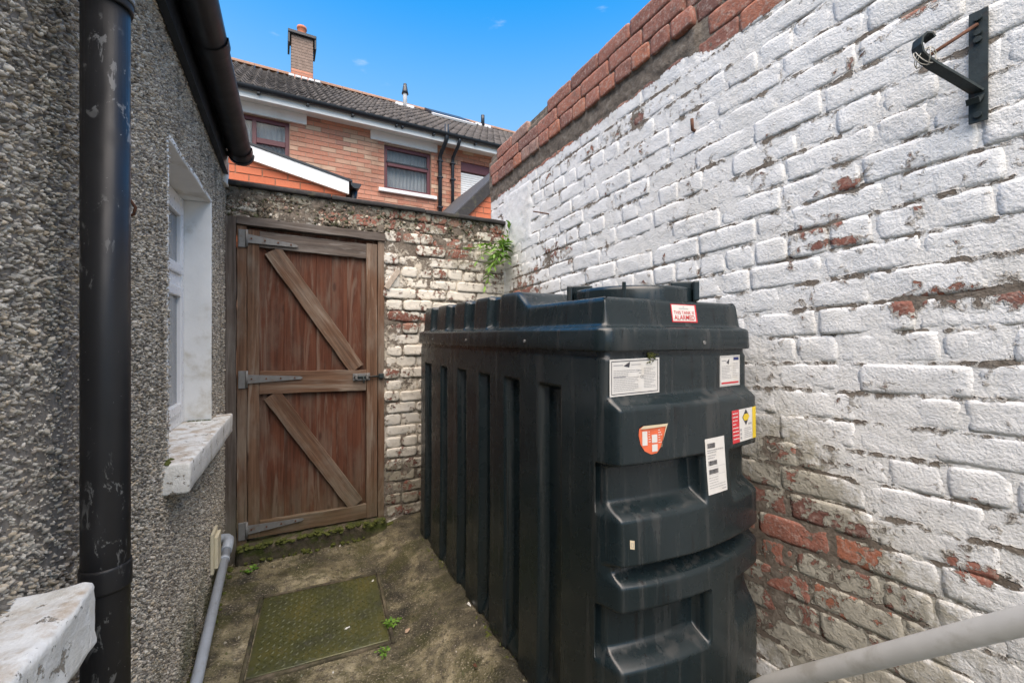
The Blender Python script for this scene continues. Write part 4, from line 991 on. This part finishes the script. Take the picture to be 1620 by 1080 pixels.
def lay(parent, x0, x1, z0, z1, yface, mat, mort, ch=.075, bl=.225, opens=(), limit=300, top=None, score=None):
    base = bx_mesh(-.5, .5, 0, 1, -.5, .5); items_ = []
    bm_ = bx_mesh(-.5, .5, 0, 1, -.5, .5)
    src_ = bm_
    k = 0; z = z0
    while z < z1-1e-4:
        zc = z+ch/2; off = 0 if k % 2 else bl/2
        sg = [(x0, x1)]
        for (a, b, c_, d_) in opens:
            if c_-.02 < zc < d_+.02:
                ns = []
                for (s0, s1) in sg:
                    if a > s0: ns.append((s0, min(a, s1)))
                    if b < s1: ns.append((max(b, s0), s1))
                sg = [q for q in ns if q[1]-q[0] > .02]
        for (s0, s1) in sg:
            x = math.floor((s0-x0-off)/bl)*bl+x0+off
            while x < s1:
                a, b = max(x, s0), min(x+bl, s1); x += bl
                if b-a < .03: continue
                if top and zc+ch/2 > top((a+b)/2): continue
                items_.append((src_, Matrix.Translation(((a+b)/2, yface+random.uniform(-.002, .002), zc)) @ Matrix.Diagonal((b-a-.011, .06, ch-.011, 1))))
        z += ch; k += 1
    place_bricks(items_, parent, mat, limit, score=score, smooth=False)
def far_score(v):
    px, py, d = proj(*v); wl = 295+(px-360)*.137
    return (0 if 372 < px < 785 and py < wl and not (px < 550 and py > 235+(px-395)*.48) else -100)-abs(px-600)*.001
W1, W2, W3 = (-.95, .157, 3.55, 4.70), (1.622, 2.462, 3.90, 4.68), (3.05, 3.95, 3.2, 4.66)
hs = thing('terraced_house', 'two storey red brick terraced house with grey tiled roof behind the gate', 'house', (2, HD, 0))
bpy.context.view_layer.update()
lay(hs, -1.3, 4.8, 3.30, 4.95, HD, M_hb, M_hm, opens=[(W1[0], W1[1], W1[2], W1[3]), W2, W3], score=far_score)
INV = hs.matrix_world.inverted()
def hbox(nm, x, y_, z, m, parent=hs, bev=.004):
    o = box(nm, x, y_, z, m, parent, bev)
    if parent is hs: o.matrix_parent_inverse = INV
    return o
opx = sorted([W1, W2, W3])
for nm, x, z in (('facade', (-1.3, -.95), (3.3, 4.95)), ('facade', (W1[1], W2[0]), (3.3, 4.95)), ('facade', (W2[1], W3[0]), (3.3, 4.95)), ('facade', (W3[1], 4.8), (3.3, 4.95)),
                 ('facade', (W1[0], W1[1]), (3.3, W1[2])), ('facade', (W1[0], W1[1]), (W1[3], 4.95)), ('facade', (W2[0], W2[1]), (3.3, W2[2])), ('facade', (W2[0], W2[1]), (W2[3], 4.95)), ('facade', (W3[0], W3[1]), (W3[3], 4.95))):
    hbox(nm, x, (HD+.010, HD+.25), z, M_hm, hs, 0)
hbox('lower_wall', (-1.3, 4.8), (HD+.012, HD+.25), (0, 3.299), M_hb, hs, 0)
def far_window(x0, x1, z0, z1, mull, trans, back, name='window'):
    wo = hbox(name, (x0, x0+.06), (HD+.05, HD+.11), (z0, z1), M_brown)
    P_ = wo
    def b(nm, x, z, m, y_=(HD+.051, HD+.109)): 
        o = box(nm, x, y_, z, m, P_, .003); return o
    b('frame', (x1-.06, x1), (z0, z1), M_brown); b('frame', (x0+.0605, x1-.0605), (z0, z0+.06), M_brown); b('frame', (x0+.0605, x1-.0605), (z1-.06, z1), M_brown)
    for m_ in mull: b('mullion', (m_-.03, m_+.03), (z0+.0605, z1-.0605), M_brown, (HD+.048, HD+.108))
    for (a, c_, t) in trans: b('transom', (a, c_), (t-.04, t+.04), M_brown, (HD+.040, HD+.107))
    b('pane', (x0+.055, x1-.055), (z0+.055, z1-.055), M_hglass, (HD+.075, HD+.085))
    V = []; n_ = int((x1-x0)/.035)
    for i in range(n_+1):
        x = x0+.02+(x1-x0-.04)*i/n_; yy = HD+.17+(.012 if i % 2 else -.012); V += [(x, yy, z0+.02), (x, yy, z1-.02)]
    link('curtain', mesh('curtain', V, [(2*i, 2*i+2, 2*i+3, 2*i+1) for i in range(n_)]), back, P_)
    return wo
for o_, kw in ((far_window(*W1, [-.32], [(-.289, .097, 4.345)], M_curtain), 0), (far_window(*W2, [], [(1.683, 2.401, 4.37)], M_blind_refl), 0)):
    pass
hbox('window_bars', (1.66, 2.42), (HD+.030, HD+.048), (4.385, 4.41), M_black)
hbox('window_sill', (1.52, 2.56), (HD-.06, HD+.06), (3.835, 3.898), M_white, hs, .006)
# roller shutter in the right-hand window
shd = hbox('roller_shutter', (W3[0]+.01, W3[1]), (HD+.06, HD+.10), (W3[2], W3[2]+.03), M_white)
sm = bx_mesh(W3[0]+.012, W3[1]-.002, HD+.045, HD+.07, 0, .040, .010, 2); sm.materials.append(M_white)
zz = W3[2]+.031
while zz < W3[3]-.2:
    o = link('slat', sm, None, shd); o.location.z = zz; zz += .0425
hbox('shutter_box', (W3[0]+.005, W3[1]), (HD+.02, HD+.12), (W3[3]-.175, W3[3]-.003), M_brown)
for a, b in ((-1.3, .40), (1.385, 2.57)):
    hbox('head_panel', (a, b), (HD-.045, HD-.003), (4.70, 4.86), M_white)
# eaves
EY = 7.30
hbox('soffit', (-1.4, 4.9), (EY+.02, HD+.05), (4.861, 4.88), M_white); hbox('fascia', (-1.4, 4.9), (EY, EY+.0195), (4.80, 4.955), M_white)
P_ = [[(x, EY-.055+math.cos(a)*.058, 4.945+math.sin(a)*.058) for a in np.linspace(math.pi, 2*math.pi, 13)]+[(x, EY-.055+math.cos(a)*.052, 4.945+math.sin(a)*.052) for a in np.linspace(2*math.pi, math.pi, 13)] for x in (-1.4, 4.9)]
o = link('gutter', grid_mesh(P_), M_black, hs, True); o.matrix_parent_inverse = INV; gt = o
for x in (-.9, -.25, .40, 1.05, 1.75, 1.85, 2.4, 3.2, 3.9):
    box('gutter_bracket', (x-.02, x+.02), (EY-.07, EY-.001), (4.862, 4.905), M_black, gt, .004)
for x, x2 in ((2.62, 2.635), (2.86, 2.88)):
    top_ = [(x2-.0, EY-.055, 5.10 if x < 2.7 else 4.93), (x2, EY-.055, 4.86), (x2-.01, EY+.0, 4.78), (x2-.02, HD-.075, 4.66), (x2-.02, HD-.055, 4.58), (x2-.02, HD-.055, 2.8)]
    o = tube('downpipe', top_, .036 if x < 2.7 else .030, M_black, hs, 14); o.matrix_parent_inverse = INV
    for zq in (4.55, 4.25, 3.7): 
        q = box('pipe_clip', (x2-.066, x2+.026), (HD-.10, HD-.012), (zq-.015, zq+.015), M_black, o, .004)
# tiled roof
RY0, RZ0, RY1, RZ1 = EY-.04, 4.955, 11.0, 7.25
sl_ = math.atan2(RZ1-RZ0, RY1-RY0); SL = math.hypot(RZ1-RZ0, RY1-RY0)
rt = hbox('roof', (-1.4, 7.4), (0, SL), (-.05, -.03), M_roofslate, hs, 0)
rt.matrix_parent_inverse = Matrix(); rt.parent = None
rt.matrix_world = Matrix.Translation((0, RY0, RZ0)) @ Matrix.Rotation(sl_, 4, 'X'); bpy.context.view_layer.update()
rt.parent = hs; rt.matrix_parent_inverse = INV
g = G('concrete_tile'); r = g.rnd(); p = g.geo()
c = g.ramp(r, (0, (.060, .056, .056)), (.5, (.088, .082, .080)), (1, (.12, .108, .102))); c = g.mix(g.ss(g.noise(p, 4, 6, .7), .45, .65, 0, .6), c, (.055, .05, .047)); c = g.mix(g.ss(g.noise(p, 22, 5, .7), .58, .7, 0, .6), c, (.26, .23, .19))
M_tile = g.out(c, .9, g.bump(g.noise(p, 60, 4), .004, .6), 0, .2)
NR, TW = 12, .30; TLen = SL/NR
V = []
for j, yy in enumerate((0, TLen*1.12)):
    for i in range(13):
        u = i/12; ph = (u*2) % 1; b = .042*math.exp(-((ph-.5)/.16)**2) if u < 1 else 0
        V.append((u*(TW-.002), yy, b+.034-.030*j))
for i in range(13): V.append((V[i][0], 0, V[i][2]-.022))
Fc = [(i, i+1, i+14, i+13) for i in range(12)]+[(26+i, 27+i, i+1, i) for i in range(12)]
tm = mesh('tile', V, Fc); tm.shade_smooth(); its = []
Rm = rt.matrix_world.copy()
for rI in range(NR):
    for cI in range(28):
        x = -1.3+cI*TW
        its.append((tm, Rm @ Matrix.Translation((x+random.uniform(-.003, .003), rI*TLen, random.uniform(-.003, .003)-.02)) @ Matrix.Rotation(random.gauss(0, .006), 4, 'Z')))
def roof_score(v):
    px, py, d = proj(*v); return (0 if 360 < px < 815 else -100)-d*.01
def place_under(items_, parent, mat, limit, nm, sname, score):
    items_ = sorted(items_, key=lambda it: -score(it[1].translation)); pinv = parent.matrix_world.inverted()
    for me_, M_ in items_[:limit]:
        if not me_.materials: me_.materials.append(mat)
        o = link(nm, me_, None, parent); o.matrix_parent_inverse = pinv; o.matrix_basis = M_
    if len(items_) > limit:
        o = tag(link(sname, join_meshes(items_[limit:]), mat, parent, True), kind='stuff'); o.matrix_parent_inverse = pinv
bpy.context.view_layer.update()
place_under(its, rt, M_tile, 300, 'roof_tile', 'roof_tile_infill', roof_score)
M_ridge = plain('ridge_tile', (.27, .16, .11), .9, .2, 8, .004)
rinv = rt.matrix_world.inverted()
for i in range(19):
    x = -1.35+i*.45
    P_ = [[(xx, RY1+math.cos(a)*.12, RZ1-.02+math.sin(a)*.10) for a in np.linspace(0, math.pi, 9)] for xx in (x, x+.445)]
    o = link('ridge_tile', grid_mesh(P_), M_ridge, rt, True); o.matrix_parent_inverse = rinv
# chimney, vents, rooflight on the roof
M_cb = plain('chimney_brick', (.25, .185, .15), .9, .25, 18, .004); M_lead = plain('pale_flashing', (.66, .66, .66), .5, .06, 8, .001)
def rbox(nm, x, y_, z, m, bev=.006, parent=None):
    o = box(nm, x, y_, z, m, parent or rt, bev)
    if parent is None: o.matrix_parent_inverse = rinv
    return o
ch_ = rbox('chimney', (.26, .69), (10.65, 11.05), (6.9, 8.02), M_cb)
for k in range(14):      # courses of the stack, every other one a little proud
    box('chimney_course', (.256-.001*(k % 2), .694+.001*(k % 2)), (10.646-.001*(k % 2), 11.054), (7.08+k*.066, 7.08+k*.066+.055), M_hb if k < 3 else M_cb, ch_, .004)
box('chimney_cap', (.19, .76), (10.58, 11.12), (8.021, 8.09), M_black, ch_, .008)
for a in (.19, .72): box('chimney_cheek', (a, a+.04), (10.60, 11.1), (7.80, 8.02), M_black, ch_, .006)
tube('chimney_pot', [(.475, 10.85, 8.09), (.475, 10.85, 8.12), (.475, 10.85, 8.30), (.475, 10.85, 8.31), (.475, 10.85, 8.36)], [.12, .105, .09, .105, .10], plain('terracotta', (.48, .17, .09), .8, .15), ch_, 16)
def on_roof(x, s_, h=0.): q = Rm @ Vector((x, s_*SL, .05+h)); return q
for i in range(5):
    q = on_roof(.20+i*.13, .875); o = rbox('flashing', (q.x, q.x+.11), (q.y-.06, q.y+.06), (q.z-.02, q.z+.03), M_lead); 
for px_, s_, hh_ in ((2.80, .93, .50), (4.98, .95, .30)):
    q = on_roof(px_, s_, -.03); o = tube('vent_pipe', [q-Vector((0, 0, .05)), q+Vector((0, 0, hh_*.65)), q+Vector((0, 0, hh_))], .05, M_lead if px_ < 3 else M_black, rt, 14); o.matrix_parent_inverse = rinv
    if px_ < 3: tube('cowl', [q+Vector((0, 0, hh_*.62)), q+Vector((0, 0, hh_*.75)), q+Vector((0, 0, hh_+.06))], [.085, .07, .04], M_black, o, 14)
    for d_ in (-.16, .12):
        rbox('flashing', (q.x+d_-.10, q.x+d_+.09), (q.y-.10, q.y-.02), (q.z-.06, q.z+.02), M_lead, .01)
def rslab(nm, x0, x1, s0, s1, h0, h1, m, parent=None):
    V = [Rm @ Vector((x, s_*SL, h)) for h in (h0, h1) for (x, s_) in ((x0, s0), (x1, s0), (x1, s1), (x0, s1))]
    o = link(nm, mesh(nm, V, [(3, 2, 1, 0), (4, 5, 6, 7), (0, 1, 5, 4), (1, 2, 6, 5), (2, 3, 7, 6), (3, 0, 4, 7)]), m, parent or rt)
    if parent is None: o.matrix_parent_inverse = rinv
    return o
rl = rslab('rooflight', 3.35, 4.35, .78, .98, .03, .10, M_black); rslab('rooflight_apron', 3.30, 4.40, .73, .782, .04, .085, M_lead)

# ------------------------------------------------------------------ low extensions between gate and house
EX = 4.9
ex = thing('brick_extension', 'orange brick lean-to extension with white bargeboard just above the gate wall', 'building', (0, EX, 0))
bpy.context.view_layer.update(); EINV = ex.matrix_world.inverted()
def slope(x): return 3.185-.213*(x+.244)
def prismx(nm, x0, x1, zf0, zf1, y0, y1, m, parent, inv):
    V = [(x, yy, zf(x)) for yy in (y0, y1) for (x, zf) in ((x0, zf0), (x1, zf0), (x1, zf1), (x0, zf1))]
    o = link(nm, mesh(nm, V, [(0, 1, 2, 3), (7, 6, 5, 4), (1, 0, 4, 5), (2, 1, 5, 6), (3, 2, 6, 7), (0, 3, 7, 4)]), m, parent); o.matrix_parent_inverse = inv; return o
lay(ex, -1.6, .645, 2.16, 3.2, EX, M_ob, M_om, opens=(), limit=300, top=lambda x: slope(x)-.03)
prismx('wall', -1.6, .643, lambda x: 0, lambda x: slope(x)-.05, EX+.008, 7.55, M_om, ex, EINV)
prismx('bargeboard', -1.7, .665, lambda x: slope(x)-.14, lambda x: slope(x)-.002, EX-.045, EX-.004, M_white, ex, EINV)
prismx('roof', -1.7, .70, lambda x: slope(x)+.0, lambda x: slope(x)+.022, EX-.055, 7.52, M_black, ex, EINV)
P_ = [[(.735+math.cos(a)*.052, yy, slope(.735)-.005+math.sin(a)*.052) for a in np.linspace(math.pi, 2*math.pi, 13)]+[(.735+math.cos(a)*.047, yy, slope(.735)-.005+math.sin(a)*.047) for a in np.linspace(2*math.pi, math.pi, 13)] for yy in (EX-.06, 7.5)]
o = link('gutter', grid_mesh(P_), M_black, ex, True); o.matrix_parent_inverse = EINV; o.data.flip_normals()
prf = [(.735+math.cos(a)*.054, slope(.735)-.003+math.sin(a)*.056) for a in np.linspace(math.pi, 2*math.pi, 13)]
V = [(a, EX-.066, b) for a, b in prf]+[(a, EX-.056, b) for a, b in prf]
q = link('stop_end', mesh('se', V, [tuple(range(13)), tuple(range(25, 12, -1))]+[(i+1, i, i+13, i+14) for i in range(12)]), M_black, o)
o = tube('downpipe', [(.735, EX+.06, slope(.735)-.05), (.725, EX+.06, slope(.735)-.13), (.70, EX+.06, slope(.735)-.20), (.70, EX+.06, .1)], .034, M_black, ex, 14); o.matrix_parent_inverse = EINV
e2 = thing('brick_extension', 'small orange brick gable end with dark sloping verge beside the tall wall', 'building', (2, 5, 0))
bpy.context.view_layer.update(); E2I = e2.matrix_world.inverted()
def slope2(x): return 2.80+1.045*(x-1.886)
lay(e2, 1.75, 2.9, 2.16, 3.75, 5.0, M_ob, M_om, limit=300, top=lambda x: slope2(x)-.10)
prismx('wall', 1.75, 2.9, lambda x: 0, lambda x: slope2(x)-.14, 5.008, 7.5, M_om, e2, E2I)
prismx('verge', 1.55, 2.9, lambda x: slope2(x)-.165, lambda x: slope2(x)+.005, 4.955, 4.997, M_cope, e2, E2I)
prismx('roof', 1.50, 2.9, lambda x: slope2(x)-.02, lambda x: slope2(x)+.02, 4.9975, 7.5, M_roofslate, e2, E2I)
